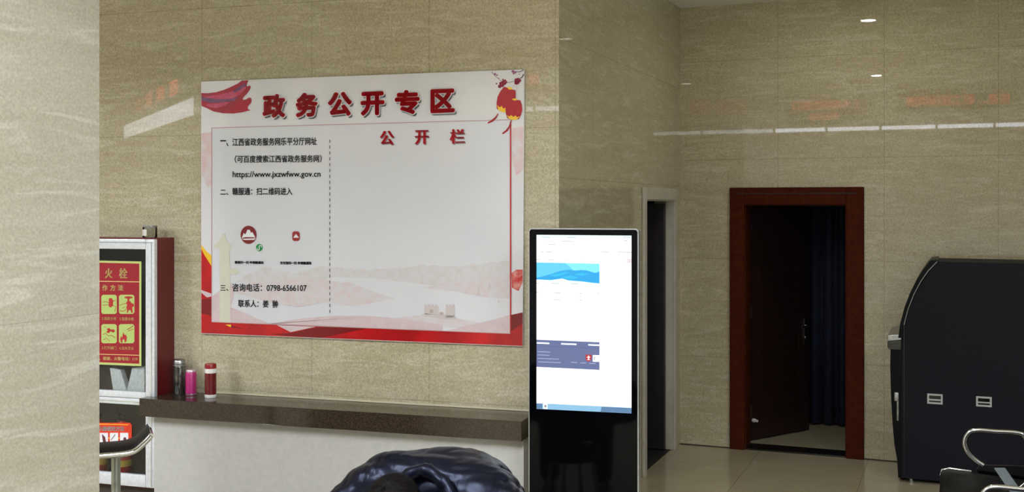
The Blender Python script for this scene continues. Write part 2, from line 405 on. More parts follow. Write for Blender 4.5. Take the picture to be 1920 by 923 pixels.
mb.tube([q(su1-.053, -.76, 1.0), q(su1-.1, -.76, 1.0), q(su1-.105, -.7, 1.0), q(su1-.105, -.63, 1.0)], .009); mb.build('handle', M_steel, lf2, smooth=40)

# ------------------------------------------------------------------ hall lights
M_pan = mat('lit panel diffuser', (240, 245, 255), .6, emit=PANEL_L)
k = 0
lbl1 = ['second', 'third', 'fourth', 'last']
for e2 in (7.3, 8.8):
    for e1 in (-5.4, -2.0, 1.4, 4.8):
        p = rm(e1, e2, CH-.001)
        t = empty('ceiling_panel_light', p, 'white hall ceiling panel light, %s row, %s from the window wall' % ('first' if e2 < 8 else 'second', ['fourth', 'third', 'second', 'first'][(-5.4, -2.0, 1.4, 4.8).index(e1)]), 'ceiling light', 'light panels in the hall ceiling')
        mb = MB(); mb.box(p+Vector((0, 0, -.015)), E1*.32, E2*.62, (0, 0, .015)); mb.build('frame', M_white, t)
        mb = MB(); mb.poly([p+E1*a_*.29+E2*b_*.59+Vector((0, 0, -.032)) for a_, b_ in ((-1, -1), (-1, 1), (1, 1), (1, -1))], True); o = mb.build('diffuser', M_pan, t, recalc=False)
        if o.data.polygons[0].normal.z > 0: o.data.flip_normals()

# light strips above the counters on the far side, their red lettering boards
M_strip = mat('lit strip', (240, 244, 255), .6, emit=STRIP_L)
M_strip2 = mat('dimmer lit strip', (240, 244, 255), .6, emit=STRIP_L*.45)
for i in range(7):
    e1 = -3.25+i*1.0; m_ = M_strip2 if i in (0, 1) else M_strip
    p = rm(e1+.48, EO-.002, 3.41)
    t = empty('strip_light', p, 'white strip light over the counters, %s from the window wall' % ['seventh', 'sixth', 'fifth', 'fourth', 'third', 'second', 'first'][i], 'strip light', 'strip lights over the counters')
    mb = MB(); mb.box(p-E2*.03*-1*-1, E1*.485, E2*.028, (0, 0, .06)); mb.build('housing', M_white, t)
    mb = MB(); mb.box(p-E2*.062, E1*.475, E2*.003, (0, 0, .034)); mb.build('tube', m_, t)
# added light box, stands in for the bright band mirrored in the board wall
a_, b_ = Vector((-5.25, 4.02, 2.9)), Vector((-9.1, 2.05, 2.9)); m_ = (a_+b_)/2; du = (b_-a_).normalized(); dn = Vector((-du.y, du.x, 0))
t = empty('stand_in_light_box', m_, 'long slanting white light box, added as stand-in for the mirrored bright band', 'light box')
mb = MB(); mb.box(m_, du*((b_-a_).length/2), dn*.04, (0, 0, .1), .004); mb.build('housing', M_white, t)
mb = MB()
for s_ in (-1, 1): mb.box(m_+dn*s_*.043, du*((b_-a_).length/2-.03), dn*.002, (0, 0, .085))
mb.build('diffuser', mat('lit box diffuser', (240, 244, 255), .6, emit=4.6), t)
for s_ in (-.7, .7):
    q_ = m_+du*(s_*(b_-a_).length/2)
    mb = MB(); mb.tube([q_+Vector((0, 0, .1)), Vector((q_.x, q_.y, CE if (q_-C2).dot(E2) < 6.1 else CH))], .008); mb.build('rod', M_steel, t)

LW_ = (a_, b_, du, dn)
# LED boards: real lettering on the far wall
M_led = mat('lit red lettering', (255, 60, 40), .6, emit=4.6)
M_ledb = mat('led board black', (16, 12, 12), .5)
OW = Wall(rm(0, EO), math.atan2(-E1.y, -E1.x)); OW.n = -E2     # heading -E1: reads left to right for someone facing it
def led(e_a, e_b, z, h, s, label, sub=None):
    w_ = e_a-e_b
    t = empty('led_sign', rm((e_a+e_b)/2, EO-.002, z), label, 'sign', 'red letter signs over the counters')
    mb = MB(); OW.box(mb, -e_a-.12, -e_b+.12, .002, .06, z-.07-(.2 if sub else 0), z+h+.08, .005); mb.build('sign_case', M_ledb, t)
    mb = MB()
    for (st, ua, ub, zz, hh) in [(s, -e_a, -e_b, z, h)] + ([(sub, -e_a+w_*.3, -e_b-w_*.25, z-.2, h*.75)] if sub else []):
        V, Fc = glyphs(st, 0); mb.mesh([OW.at(ua+(ub-ua)*u, .063, zz+hh*v) for u, v in V], Fc)
    o = mb.build('led_lettering', M_led, t, recalc=False)
led(.34, -.91, 3.8, .19, '2 大病保险窗口', 'black sign with red letters reading window 2 over the counters', '欢迎光临')
led(3.0, 1.18, 3.8, .2, '信息、职工医保转移', 'black sign with long red line about insurance transfer over the counters')
led(-2.2, -3.05, 3.78, .17, '医保窗口', 'black sign with short red line, nearest the far end of the counters')

a_, b_, du, dn = LW_
if dn.dot(BW.n) > 0: dn = -dn                   # the side that faces the tiled wall
n2 = dn; u2 = Vector((0, 0, 1)).cross(n2)                       # reads left to right for someone facing it
m_ = (a_+b_)/2; L_ = (b_-a_).length
t = empty('led_sign', m_+Vector((0, 0, .101)), 'black sign with red letters standing on the slanting light box', 'sign', 'red letter signs over the counters')
mb = MB(); mb.box(m_+Vector((0, 0, .28)), du*(L_*.32), dn*.03, (0, 0, .178), .005); mb.build('sign_case', M_ledb, t)
mb = MB(); V, Fc = glyphs('医 保 窗 口', 0); w_ = L_*.6
mb.mesh([m_+n2*.032+u2*(w_*(u-.5))+Vector((0, 0, .2+.17*v)) for u, v in V], Fc); mb.build('led_lettering', M_led, t, recalc=False)

# recessed downlights in the lower ceiling
M_spot = mat('lit downlight', (255, 252, 240), .6, emit=SPOT_L)
def mirror(wall, px, py, zc):
    """spot on the ceiling whose image in the polished wall appears at the pixel"""
    p = wall.hit(px, py); d_ = ray(px, py); d_ = d_ - 2*d_.dot(wall.n)*wall.n
    return p + d_*((zc-p.z)/d_.z)
for px, py, wl, lb in ((1628, 37, KW, 'round white downlight in the ceiling just before the red door'),
                       (1643, 141, KW, 'round white downlight in the ceiling well out from the red door')):
    p = mirror(wl, px, py, CE)
    t = empty('downlight', p, lb, 'downlight', 'downlights in the lower ceiling')
    mb = MB(); mb.lathe([(.062, -.002), (.062, -.008), (.082, -.008), (.088, -.001)], p, 28); mb.build('trim_ring', M_chrome, t, smooth=40)
    mb = MB(); mb.lathe([(0, -.006), (.061, -.006)], p, 28); o = mb.build('lens', M_spot, t, recalc=False)
    if o.data.polygons[0].normal.z > 0: o.data.flip_normals()

# ------------------------------------------------------------------ notice board
B0 = .001; bt = .018
bl, br_ = BW.hit(377, 153, bt), BW.hit(983, 130, bt)
nb = empty('notice_board', BW.hit(680, 637, bt*.5), 'large white notice board with red heading and red bottom border on the tiled wall', 'notice board')
q = [BW.hit(x, y, bt) for x, y in ((377, 153), (983, 130), (980, 650), (377, 626))]
M_paper = mottled('printed white sheet', (212, 212, 217), (222, 220, 222), 3, .22)
mb = MB(); mb.prism(q, -BW.n*(bt-.002), .0015); mb.build('panel', M_paper, nb)
def inkm(name, rgb, rough=.25): return mat(name, rgb, rough)
I_red = mottled('printed red', (196, 16, 24), (160, 10, 18), 5, .25); I_dred = inkm('printed dark red', (120, 12, 20)); I_gold = inkm('printed gold', (236, 190, 40))
I_pink = mottled('printed pale pink', (208, 190, 194), (202, 182, 187), 22, .25)
I_hill = mottled('printed hazy hills', (206, 203, 207), (210, 192, 193), 26, .25, lo=.4, hi=.7)
I_hill2 = mottled('printed farther hills', (207, 206, 210), (203, 197, 195), 30, .25, lo=.4, hi=.7)
I_ink = inkm('printed black', (40, 40, 48)); I_white = inkm('printed white', (228, 228, 232))
I_line = inkm('printed fine line', (190, 140, 140)); I_lined = inkm('printed red line', (176, 40, 44))
I_olive = inkm('printed pale column', (206, 207, 190)); I_blot = mottled('printed pink wash', (212, 208, 213), (214, 182, 182), 14, .25)
I_brown = inkm('printed pale brown', (200, 190, 190)); I_blotr = mottled('printed red wash', (214, 140, 130), (196, 44, 40), 30, .25, lo=.35, hi=.6)
L1, L2, L3, L4, L5 = bt+.0008, bt+.0014, bt+.002, bt+.0026, bt+.0032
# washes on the white margin
print_poly(BW, [[(378, 250), (397, 248), (397, 345), (390, 352), (378, 330)]], L1, 'pink_wash', I_blot, nb)
print_poly(BW, [[(960, 240), (981, 238), (981, 318), (968, 330), (960, 300)]], L1, 'pink_wash', I_blot, nb)
# red border
print_poly(BW, [[(377.5, 462), (397, 498), (397, 604), (957, 626), (957, 591), (980, 586), (979.6, 649), (377.5, 625)]], L1, 'red_border', I_red, nb)
print_poly(BW, [[(504, 627), (545, 625), (600, 612), (690, 616), (600, 634)], [(957, 622), (957, 591), (980, 586), (980, 606)], [(377.5, 588), (388, 590), (397, 594), (397, 560), (377.5, 562)], [(432, 610), (460, 618), (432, 614)]], L2, 'border_fold', I_dred, nb)
print_poly(BW, [[(519, 610), (545, 623), (592, 613)], [(377.5, 544), (397, 551), (397, 556), (388, 558), (377.5, 549)]], L3, 'border_notch', I_pink, nb)
print_poly(BW, [[(377.5, 459), (384, 468), (390, 474), (397, 480), (397, 500), (390, 489), (383, 478), (377.5, 467)], [(422, 609), (433, 609), (433, 614)]], L3, 'gold_fold', I_gold, nb)
print_poly(BW, [[(959, 512), (968, 506), (980, 506), (980, 530), (972, 546), (960, 540)]], L1, 'red_wash', I_blotr, nb)
# inner sheet with its hills
print_poly(BW, [[(397, 240), (957, 224.5), (957, 626), (397, 604)]], L2, 'inner_sheet', mottled('printed inner sheet', (208, 210, 217), (214, 214, 219), 2, .22), nb)
def ridge(pts, rough, seed, step=6):
    out = []; random.seed(seed)
    for (x0, y0), (x1, y1) in zip(pts, pts[1:]):
        n_ = max(1, int((x1-x0)/step))
        for j in range(n_): out.append((x0+(x1-x0)*j/n_, y0+(y1-y0)*j/n_+random.uniform(-rough, rough)))
    return out+[pts[-1]]
print_poly(BW, [ridge([(440, 530), (470, 512), (500, 500), (520, 508), (555, 512), (600, 500), (690, 506), (790, 498), (860, 500), (956, 488)], 2, 1)+[(956, 530), (830, 538), (700, 522), (620, 520), (560, 545)]], L3, 'far_hills', I_hill2, nb)
print_poly(BW, [ridge([(432, 545), (470, 530), (520, 528), (570, 520), (620, 528), (660, 530), (700, 546), (740, 560)], 1.5, 2)+[(700, 568), (660, 574), (610, 566), (560, 576), (520, 570), (480, 560)],
                ridge([(790, 540), (840, 532), (880, 525), (956, 512)], 1.5, 3)+[(956, 560), (900, 556), (850, 545)],
                ridge([(700, 606), (740, 596), (790, 592), (850, 596), (900, 606)], 1, 4)+[(860, 614), (800, 612)]], L4, 'near_hills', I_hill, nb)
sand = [(500+k*33, 609-17*math.sin(math.pi*(k/10)**.9)) for k in range(11)]
print_poly(BW, [sand+[(830, 620), (500, 607)], [(838, 620), (880, 610), (920, 601), (956, 591), (956, 625.5), (838, 621)], [(397.5, 556), (432, 530), (440, 545), (432, 576), (505, 607.5), (397.5, 603.5)]], L5, 'pink_dunes', I_pink, nb)
col = [(412, 604), (412, 470), (409, 466), (401, 466), (400, 460), (408, 455), (413, 448), (418, 438), (422, 438), (423, 448), (429, 456), (434, 460), (433, 466), (430, 470), (431, 502), (445, 505), (450, 512), (440, 516), (431, 514), (432, 605.5)]
print_poly(BW, [col], L5+.0006, 'stone_column_print', I_olive, nb)
print_poly(BW, [rect(796, 574, 822, 590), rect(836, 574, 852, 596)]+[rect(796+k*6.5, 571, 800+k*6.5, 574) for k in range(4)]+[rect(836+k*6, 571, 840+k*6, 574) for k in range(3)]+[[(893, 556), (896, 540), (898, 536), (899, 541), (901, 556), (896, 552)], [(915, 543), (918, 529), (921, 543)], rect(934, 563, 936, 569), [(789, 592), (796, 588), (852, 592), (858, 598), (840, 600), (800, 594)]], L5+.0006, 'watchtower_print', I_brown, nb)
print_poly(BW, [disc(809, 584, 4, 4, 12), disc(828, 588, 4, 3, 12)], L5+.0012, 'tower_arch_print', inkm('printed brown', (182, 164, 160)), nb)
# fine frame lines of the inner sheet
print_poly(BW, [[(396.4, 239.6), (957, 224.1), (957, 225.1), (396.4, 240.6)], rect(396.4, 240, 397.4, 604), [(397, 603.4), (957, 625.4), (957, 626.6), (397, 604.6)]], L5+.0006, 'frame_line', I_line, nb)
print_poly(BW, [rect(956, 228, 958.6, 625)], L5+.0012, 'frame_line', I_lined, nb)
# divider
print_poly(BW, [rect(617.6, y, 618.9, y+6) for y in range(262, 590, 11)], L5+.0006, 'dashed_divider_stripe', I_ink, nb)
# lettering
TX = L5+.0018
HEAD = []
for ch, x0, x1, yb, h in (('政', 492, 535, 222, 45), ('务', 554, 596, 220.5, 46), ('公', 614.5, 660, 219, 46), ('开', 676, 721, 217.5, 45), ('专', 740, 787, 215.5, 46), ('区', 807, 853, 212.5, 45)):
    HEAD.append((ch, x0, yb, x1, yb-1.6, h, 2.3))
text_px(BW, [(*it[:7], 3, 4) for it in HEAD], TX, 'heading_shade_lettering', inkm('printed grey', (120, 118, 122)), nb)
text_px(BW, [(c, x0-2, y0+2, x1+2, y1+2, h+4, 4.3) for c, x0, y0, x1, y1, h, b in HEAD], TX+.0006, 'heading_edge_lettering', I_white, nb)
text_px(BW, HEAD, TX+.0012, 'heading_lettering', inkm('printed heading red', (190, 10, 26)), nb)
SUB = [('公', 712, 271.5, 739, 271, 26, (1.3, 0)), ('开', 777.5, 270.5, 804, 269.8, 26, (1.3, 0)), ('栏', 843, 269.5, 872, 268.8, 27, (1.3, 0))]
text_px(BW, [(*it, 1.5, 2) for it in SUB], TX, 'subheading_shade_lettering', inkm('printed mid grey', (150, 120, 124)), nb)
text_px(BW, SUB, TX+.0006, 'subheading_lettering', inkm('printed crimson', (176, 22, 34)), nb)
for it in ([('一、', 413, 275, 428, 274.7, 12, .25), ('江西省政务服务网乐平分厅网址', 435.5, 274, 594, 272, 14.5, .25)],
           [('（可百度搜索江西省政务服务网）', 440, 305.5, 603, 304.5, 14, .25)], [('https://www.jxzwfww.gov.cn', 436, 336, 601, 335, 14.5, .25)],
           [('二、', 413, 366, 428, 366, 10, .25), ('赣服通：扫二维码进入', 435.5, 366, 548, 366, 14, .25)],
           [('三、', 413, 546, 428, 546, 11, .25), ('咨询电话：0798-6566107', 435.5, 547, 575, 547.5, 15, .25)], [('联系人：姜  翀', 446.5, 576, 521, 577.5, 14, .25)],
           [('微信扫一扫 申领赣通码', 440, 494.8, 494, 495.4, 5.5, .3)], [('支付宝扫一扫 申领赣通码', 525, 496, 584, 496.6, 5.8, .3)]):
    text_px(BW, it, TX, 'text_line_lettering', I_ink, nb)
# round red badge with a white mountain, green mark, small square badge
print_poly(BW, [disc(466, 440.5, 15, 17)], TX, 'round_badge', inkm('printed maroon', (122, 22, 30)), nb)
print_poly(BW, [[(453, 447), (457, 437), (460, 440), (464, 431), (468, 431), (471, 437), (473, 435), (479, 446), (474, 445), (459, 445)], [(453, 448), (480, 447), (476, 450), (457, 450)]], TX+.0006, 'badge_mountain_print', I_white, nb)
print_poly(BW, [disc(486, 464.5, 6.3, 6.8)], TX, 'green_badge', inkm('printed green', (20, 140, 70)), nb)
def arc(cx, cy, r, a0, a1, wd, n=10):
    o_ = [(cx+(r+wd/2)*math.cos(R(a0+(a1-a0)*k/n)), cy+(r+wd/2)*math.sin(R(a0+(a1-a0)*k/n))) for k in range(n+1)]
    i_ = [(cx+(r-wd/2)*math.cos(R(a0+(a1-a0)*k/n)), cy+(r-wd/2)*math.sin(R(a0+(a1-a0)*k/n))) for k in range(n+1)]
    return o_+i_[::-1]
print_poly(BW, [arc(488, 462.5, 2.2, 180, 400, 1.1), arc(484, 466.8, 2.2, 0, 220, 1.1), rect(485.5, 462.5, 486.6, 466.8)], TX+.0006, 'green_badge_curl_print', I_white, nb)
print_poly(BW, [[(548, 437), (551, 434), (559, 434), (562, 437), (562, 449), (559, 452), (551, 452), (548, 449)]], TX, 'square_badge', inkm('printed brick red', (150, 36, 40)), nb)
print_poly(BW, [[(549.5, 446), (555, 439), (560.5, 446)]], TX+.0006, 'badge_triangle', I_white, nb)
# ribbon in the top left corner
rib = [(377.6, 174.5), (389, 175), (405, 173), (420, 168.5), (435, 162), (447, 156), (453, 151.2), (466, 150.8), (463, 157), (462.5, 162.5), (466, 161), (469, 160.5), (470.5, 163), (468, 169), (463, 176), (458, 181), (455, 185), (456, 187.5), (461, 186.5), (466, 183.5), (469.5, 183), (472, 186.5), (471, 193), (467, 197), (464.5, 201), (465, 205), (470, 206.5), (455, 210.5), (437, 213), (418, 212.5), (400, 209), (388, 203), (377.6, 198.5)]
print_poly(BW, [rib], L3, 'ribbon', mottled('printed ribbon red', (176, 20, 40), (150, 22, 44), 9, .22), nb)
print_poly(BW, [[(384, 181), (410, 178), (436, 171), (458, 158), (461, 165), (450, 178), (430, 187), (400, 190), (384, 186)], [(386, 196), (412, 193), (432, 191), (420, 199), (404, 203), (390, 200)]], L4, 'ribbon_sheen', mottled('printed ribbon pink', (196, 80, 110), (182, 60, 92), 20, .22), nb)
print_poly(BW, [[(378, 181), (390, 184), (412, 186), (434, 185), (446, 182), (440, 189), (418, 192), (396, 193), (378, 189)], [(438, 170), (450, 162), (460, 156), (461, 161), (450, 169), (438, 174)]], L5, 'ribbon_fold', mottled('printed ribbon violet', (104, 62, 96), (128, 72, 110), 24, .22), nb)
# lanterns and blossom in the top right corner
def rot(pts, cx, cy, a): return [(cx+(x*math.cos(a)-y*math.sin(a)), cy+(x*math.sin(a)+y*math.cos(a))) for x, y in pts]
I_lan = mottled('printed lantern red', (158, 12, 24), (176, 16, 28), 60, .22)
for cx, cy, rx, ry, an, lay in ((949, 187, 17, 22, R(18), L4), (963.5, 205, 16, 18, R(5), L4+.0012)):
    body = [(rx*sx*min(1, .62+.38*math.cos(y_*1.45)), ry*y_) for sx, ys in ((1, (-1, -.8, -.5, 0, .5, .8, 1)), (-1, (1, .8, .5, 0, -.5, -.8, -1))) for y_ in ys]
    print_poly(BW, [rot(body, cx, cy, an)], lay, 'lantern', I_lan, nb)
    crown = [(-rx*.5, ry*1.0), (-rx*.78, ry*.66), (-rx*.44, ry*.8), (-rx*.26, ry*.62), (0, ry*.8), (rx*.26, ry*.62), (rx*.44, ry*.8), (rx*.78, ry*.66), (rx*.5, ry*1.0), (rx*.25, ry*1.1), (-rx*.25, ry*1.1)]
    print_poly(BW, [rot(crown, cx, cy, an), rot([(-rx*.32, -ry), (-rx*.22, -ry*1.12), (rx*.22, -ry*1.12), (rx*.32, -ry), (0, -ry*.9)], cx, cy, an)], lay+.0006, 'lantern_fringe_print', I_gold, nb)
def stroke(pts, wd):
    L_ = []; R_ = []
    for i in range(len(pts)):
        a2, b2 = pts[max(i-1, 0)], pts[min(i+1, len(pts)-1)]; tx, ty = b2[0]-a2[0], b2[1]-a2[1]; l_ = math.hypot(tx, ty) or 1
        w2 = wd[i] if isinstance(wd, (list, tuple)) else wd
        L_.append((pts[i][0]-ty/l_*w2/2, pts[i][1]+tx/l_*w2/2)); R_.append((pts[i][0]+ty/l_*w2/2, pts[i][1]-tx/l_*w2/2))
    return L_+R_[::-1]
print_poly(BW, [stroke([(934, 213), (930, 220), (924, 226), (914.5, 231)], [1.5, 3, 4, 2.4]), stroke([(959, 225), (955, 238), (950, 245), (942, 251)], [1.5, 3, 4, 2.6])], L5+.0012, 'lantern_tassel', inkm('printed tassel red', (150, 18, 24)), nb)
print_poly(BW, [stroke([(966, 157), (962, 163), (958, 168)], 1), stroke([(968.5, 157), (968, 172), (969, 184)], .9)], L3, 'lantern_cord', I_brown, nb)
print_poly(BW, [stroke([(982, 139), (979, 145), (972, 149), (966, 152)], [2, 1.8, 1.4, 1]), stroke([(982, 131), (974, 135), (962, 134)], [1.6, 1.2, .8]), stroke([(922, 136), (929, 143), (936, 149), (941, 153)], .8), stroke([(964, 152), (957, 154), (950, 155)], .8)], L3, 'blossom_twig_print', inkm('printed twig', (72, 40, 52)), nb)
random.seed(9)
fl = []
for cx, cy, r_ in ((941, 158, 5.5), (946, 154, 5), (937, 162, 3.5), (970, 152, 6), (968, 155, 4), (975, 151, 2.5), (943, 149, 1.5), (931, 157, 1.6)):
    for k in range(5): fl.append(disc(cx+r_*.55*math.cos(k*1.257), cy+r_*.55*math.sin(k*1.257), r_*.5, r_*.5, 10))
print_poly(BW, fl, L4, 'blossom_pattern', inkm('printed blossom', (148, 18, 52)), nb)
fl = [disc(x, y, r_, r_*.8, 10) for x, y, r_ in ((928, 139, 2.6), (932, 141, 1.8), (962, 134, 3.2), (966, 136, 2.5), (963, 138, 2), (935, 147, 1.1), (923, 135, .9), (974, 139, 1.2))]
print_poly(BW, fl, L4, 'faded_blossom_pattern', inkm('printed faded blossom', (150, 84, 126)), nb)

# ------------------------------------------------------------------ fire hydrant cabinet
CD = .2
cu1 = BW.ucoord(327); cu0 = cu1-.665; cz0, cz1 = .185, 1.71
hc = empty('fire_hydrant_cabinet', BW.at((cu0+cu1)/2, CD/2, 0), 'tall red fire hydrant cabinet with silver glazed doors, at left end of counter', 'fire cabinet')
mb = MB()
BW.box(mb, cu0, cu0+.02, .003, CD-.03, cz0, cz1); BW.box(mb, cu1-.02, cu1, .003, CD-.03, cz0, cz1)
BW.box(mb, cu0+.02, cu1-.02, .003, .018, cz0, cz1); BW.box(mb, cu0+.02, cu1-.02, .018, CD-.03, cz1-.02, cz1); BW.box(mb, cu0+.02, cu1-.02, .018, CD-.03, cz0, cz0+.02)
mz = .74; BW.box(mb, cu0+.02, cu1-.02, .018, CD-.035, mz-.01, mz+.01)
mb.build('case', M_red, hc)
mb = MB(); BW.box(mb, cu0+.021, cu1-.021, .019, .024, cz0+.02, cz1-.02); BW.box(mb, cu0+.021, cu0+.025, .024, CD-.035, cz0+.02, cz1-.02); BW.box(mb, cu1-.025, cu1-.021, .024, CD-.035, cz0+.02, cz1-.02); mb.build('darkening_sheet', mottled('dark brown darkening sheet', (44, 32, 28), (54, 42, 36), 8, .7), hc)  # thin sheets added only to darken the interior behind the glass
mb = MB(); BW.box(mb, cu0+.04, cu1-.04, .01, CD-.05, 0, cz0-.001); mb.build('plinth', mat('dark plinth', (60, 50, 42), .6), hc)
DP = CD+.004                                      # outer face of the doors
def px_z(py, px=285): return BW.hit(px, py, DP).z
zA, zB, zC, zD, zE, zF = px_z(449), px_z(468), px_z(737), px_z(762), px_z(893), px_z(916)
fw = .064
for nm, z1, z2, zg1, zg2 in (('upper_door', zA, zC+.0-(zC-zD)/2+.001, zB, zC), ('lower_door', zC-(zC-zD)/2-.001, zF, zD, zE)):
    mb = MB(); F0, F1 = CD-.028, DP
    for fr_, (a2, b2, c2, d2) in enumerate(((cu0, cu0+fw, z2, z1), (cu1-fw, cu1, z2, z1), (cu0+fw, cu1-fw, zg1, z1), (cu0+fw, cu1-fw, z2, zg2))):
        BW.box(mb, a2, b2, F0, F1, c2, d2, .006)
    fo = mb.build(nm, M_alu, hc, smooth=30)
    mb = MB()
    for a2, b2, c2, d2 in ((cu0+.01, cu1-.01, z1-.022, z1-.018), (cu1-.022, cu1-.018, z2+.01, z1-.02)): BW.box(mb, a2, b2, F1-.001, F1+.003, c2, d2)
    mb.build('frame_bead', M_chrome, fo)
    mb = MB(); BW.box(mb, cu0+fw-.004, cu1-fw+.004, CD-.016, CD-.012, zg2-.004, zg1+.004); mb.build('pane', M_glass, fo)
    if nm == 'upper_door': UD = fo
    else: LD = fo
# printed sheet on the upper pane
PO = CD-.0105
I_yg = mat('yellow green print', (184, 194, 116), .4); I_yg2 = mat('light green print', (168, 188, 106), .4)
I_cr = mottled('poster red', (150, 18, 36), (140, 14, 32), 40, .35); I_cream = mat('cream print', (226, 204, 130), .4); I_pr = mat('pictogram red', (168, 36, 36), .4)
po = empty('fire_poster', BW.hit(205, 686, PO), 'red and yellow hydrant instruction poster on the upper cabinet door', 'poster')
mb = MB(); mb.prism(flat(BW, [(145, 488), (265, 490.5), (265, 687), (145, 682)], PO+.0012), -BW.n*.001); mb.build('sheet', I_yg, po)
print_poly(BW, [[(149, 492), (261, 494.5), (261, 682.5), (149, 678)]], PO+.002, 'red_field', I_cr, po)
print_poly(BW, [[(149, 526.6), (261, 528.2), (261, 529.4), (149, 527.8)], [(149, 663), (261, 666), (261, 667), (149, 664)]], PO+.0026, 'rule', I_cream, po)
text_px(BW, [('消', 170, 521.5, 185, 521.6, 19, (.7, .2)), ('火', 196.5, 521.8, 211, 522, 18.5, (.7, .2)), ('栓', 223, 522.4, 239, 522.8, 19.5, (.7, .2))], PO+.0026, 'title_lettering', I_cream, po)
text_px(BW, [(c, x, 545.5, x+10, 545.8, 11.5, .4) for c, x in (('操', 177), ('作', 191.5), ('方', 206.5), ('法', 221))], PO+.0026, 'subtitle_lettering', I_cream, po)
def rrect(x0, y0, x1, y1, r_=3): return [(x0+r_, y0), (x1-r_, y0), (x1, y0+r_), (x1, y1-r_), (x1-r_, y1), (x0+r_, y1), (x0, y1-r_), (x0, y0+r_)]
pics = [(x, y) for y in (553, 608) for x in (157, 190, 223)]
print_poly(BW, [rrect(x, y, x+29, y+36) for x, y in pics], PO+.0026, 'picture_field_print', I_yg2, po)
shp = []
def shift(pts, dx, dy): return [(x+dx, y+dy) for x, y in pts]
coup = [shift(p, 190, 553) for p in ([(14, 7), (19, 6), (22, 10), (22, 20), (18, 24), (14, 22)], stroke([(2, 14), (8, 13), (14, 15)], 1), stroke([(2, 20), (8, 19), (14, 19)], 1), stroke([(22, 12), (27, 10)], 1), stroke([(22, 20), (27, 22), (25, 32)], 1))]
valv = [shift(p, 223, 553) for p in (disc(18, 5, 8, 2.2, 14), [(16, 7), (20, 7), (19, 11), (22, 13), (24, 16), (28, 17), (28, 22), (25, 23), (26, 34), (23, 34), (22, 29), (18, 29), (17, 34), (15, 34), (15, 18), (13, 15), (16, 12)], stroke([(1, 20), (8, 17), (14, 16)], 1), stroke([(1, 30), (9, 31), (14, 26), (15, 21)], 1.1), stroke([(6, 26), (12, 22)], .8))]
turn = [shift(p, 190, 608) for p in ([(10, 9), (15, 7), (17, 10), (24, 10), (26, 14), (21, 16), (18, 13), (14, 17), (9, 15), (12, 12)], stroke([(3, 20), (8, 17), (13, 22), (19, 21), (26, 26)], 1.1), stroke([(4, 30), (9, 26), (16, 32)], .9), stroke([(5, 4), (9, 7)], .8))]
flam = [shift(p, 223, 608) for p in ([(4, 35), (2, 28), (4, 22), (6, 26), (8, 15), (11, 21), (13, 19), (15, 25), (14, 32), (11, 35), (10, 29), (8, 28), (6, 32), (7, 35)], stroke([(15, 10), (20, 8), (27, 3)], 1.2), stroke([(17, 13), (22, 11), (27, 9)], 1))]
box3 = [shift(p, 157, 553) for p in (stroke([(6, 6), (24, 6), (24, 30), (6, 30), (6, 6)], 1.4), disc(15, 18, 5, 6, 14))]
reel = [shift(p, 157, 608) for p in (disc(14, 18, 8, 9, 16), stroke([(14, 9), (26, 6)], 1.3), stroke([(22, 20), (27, 30)], 1.3))]
print_poly(BW, coup+valv+turn+flam+box3+reel, PO+.0032, 'pictogram_print', I_pr, po)
text_px(BW, [(t_, x+1, y, x+28, y+.6, 6.4, .1) for t_, x, y in (('1.打开箱门', 157, 600), ('2.连接水带', 190, 600.5), ('3.连接水枪', 223, 601), ('4.拉出水带', 157, 655), ('5.打开阀门', 190, 655.5), ('6.出水灭火', 223, 656))] + [('姓名、楼栋、楼层、火警电话：119', 152, 675, 258, 677, 7, .25)], PO+.0026, 'caption_lettering', I_cream, po)
# orange sticker on the lower pane
st = empty('extinguisher_sticker', BW.hit(190, 836, PO), 'orange-red picture sticker on the lower glazed cabinet door', 'sticker')
mb = MB(); mb.prism(flat(BW, rrect(150, 793, 247, 836, 4), PO+.0012), -BW.n*.001); mb.build('sheet', mottled('sticker orange red', (214, 62, 30), (200, 48, 26), 30, .4), st)
text_px(BW, [('灭火器使用方法', 176, 808.5, 233, 809, 9, .4)], PO+.002, 'title_lettering', mat('grey print', (190, 180, 176), .4), st)
print_poly(BW, [stroke([(153, 796), (160, 795.3), (200, 796), (241, 797)], 1.2)], PO+.002, 'rule', I_gold, st)
fr3 = []; 
for x in (168, 187, 206, 225): fr3.append(rect(x, 812, x+15.5, 832))
print_poly(BW, fr3, PO+.002, 'picture_field_print', mat('sticker white', (222, 222, 226), .4), st)
print_poly(BW, [[(x+4, 814), (x+10, 820), (x+12, 829), (x+6, 830), (x+5, 822)] for x in (168, 187)]+[stroke([(x+2, 826), (x+10, 815)], 1.2) for x in (206,)]+[disc(x+9, 824, 3, 4, 10) for x in (225,)], PO+.0026, 'pictogram_print', mat('sticker dark print', (92, 40, 50), .4), st)
print_poly(BW, [rect(x+15.5, 821, x+19, 822.5) for x in (168, 187, 206)], PO+.0026, 'arrow_pattern', I_gold, st)
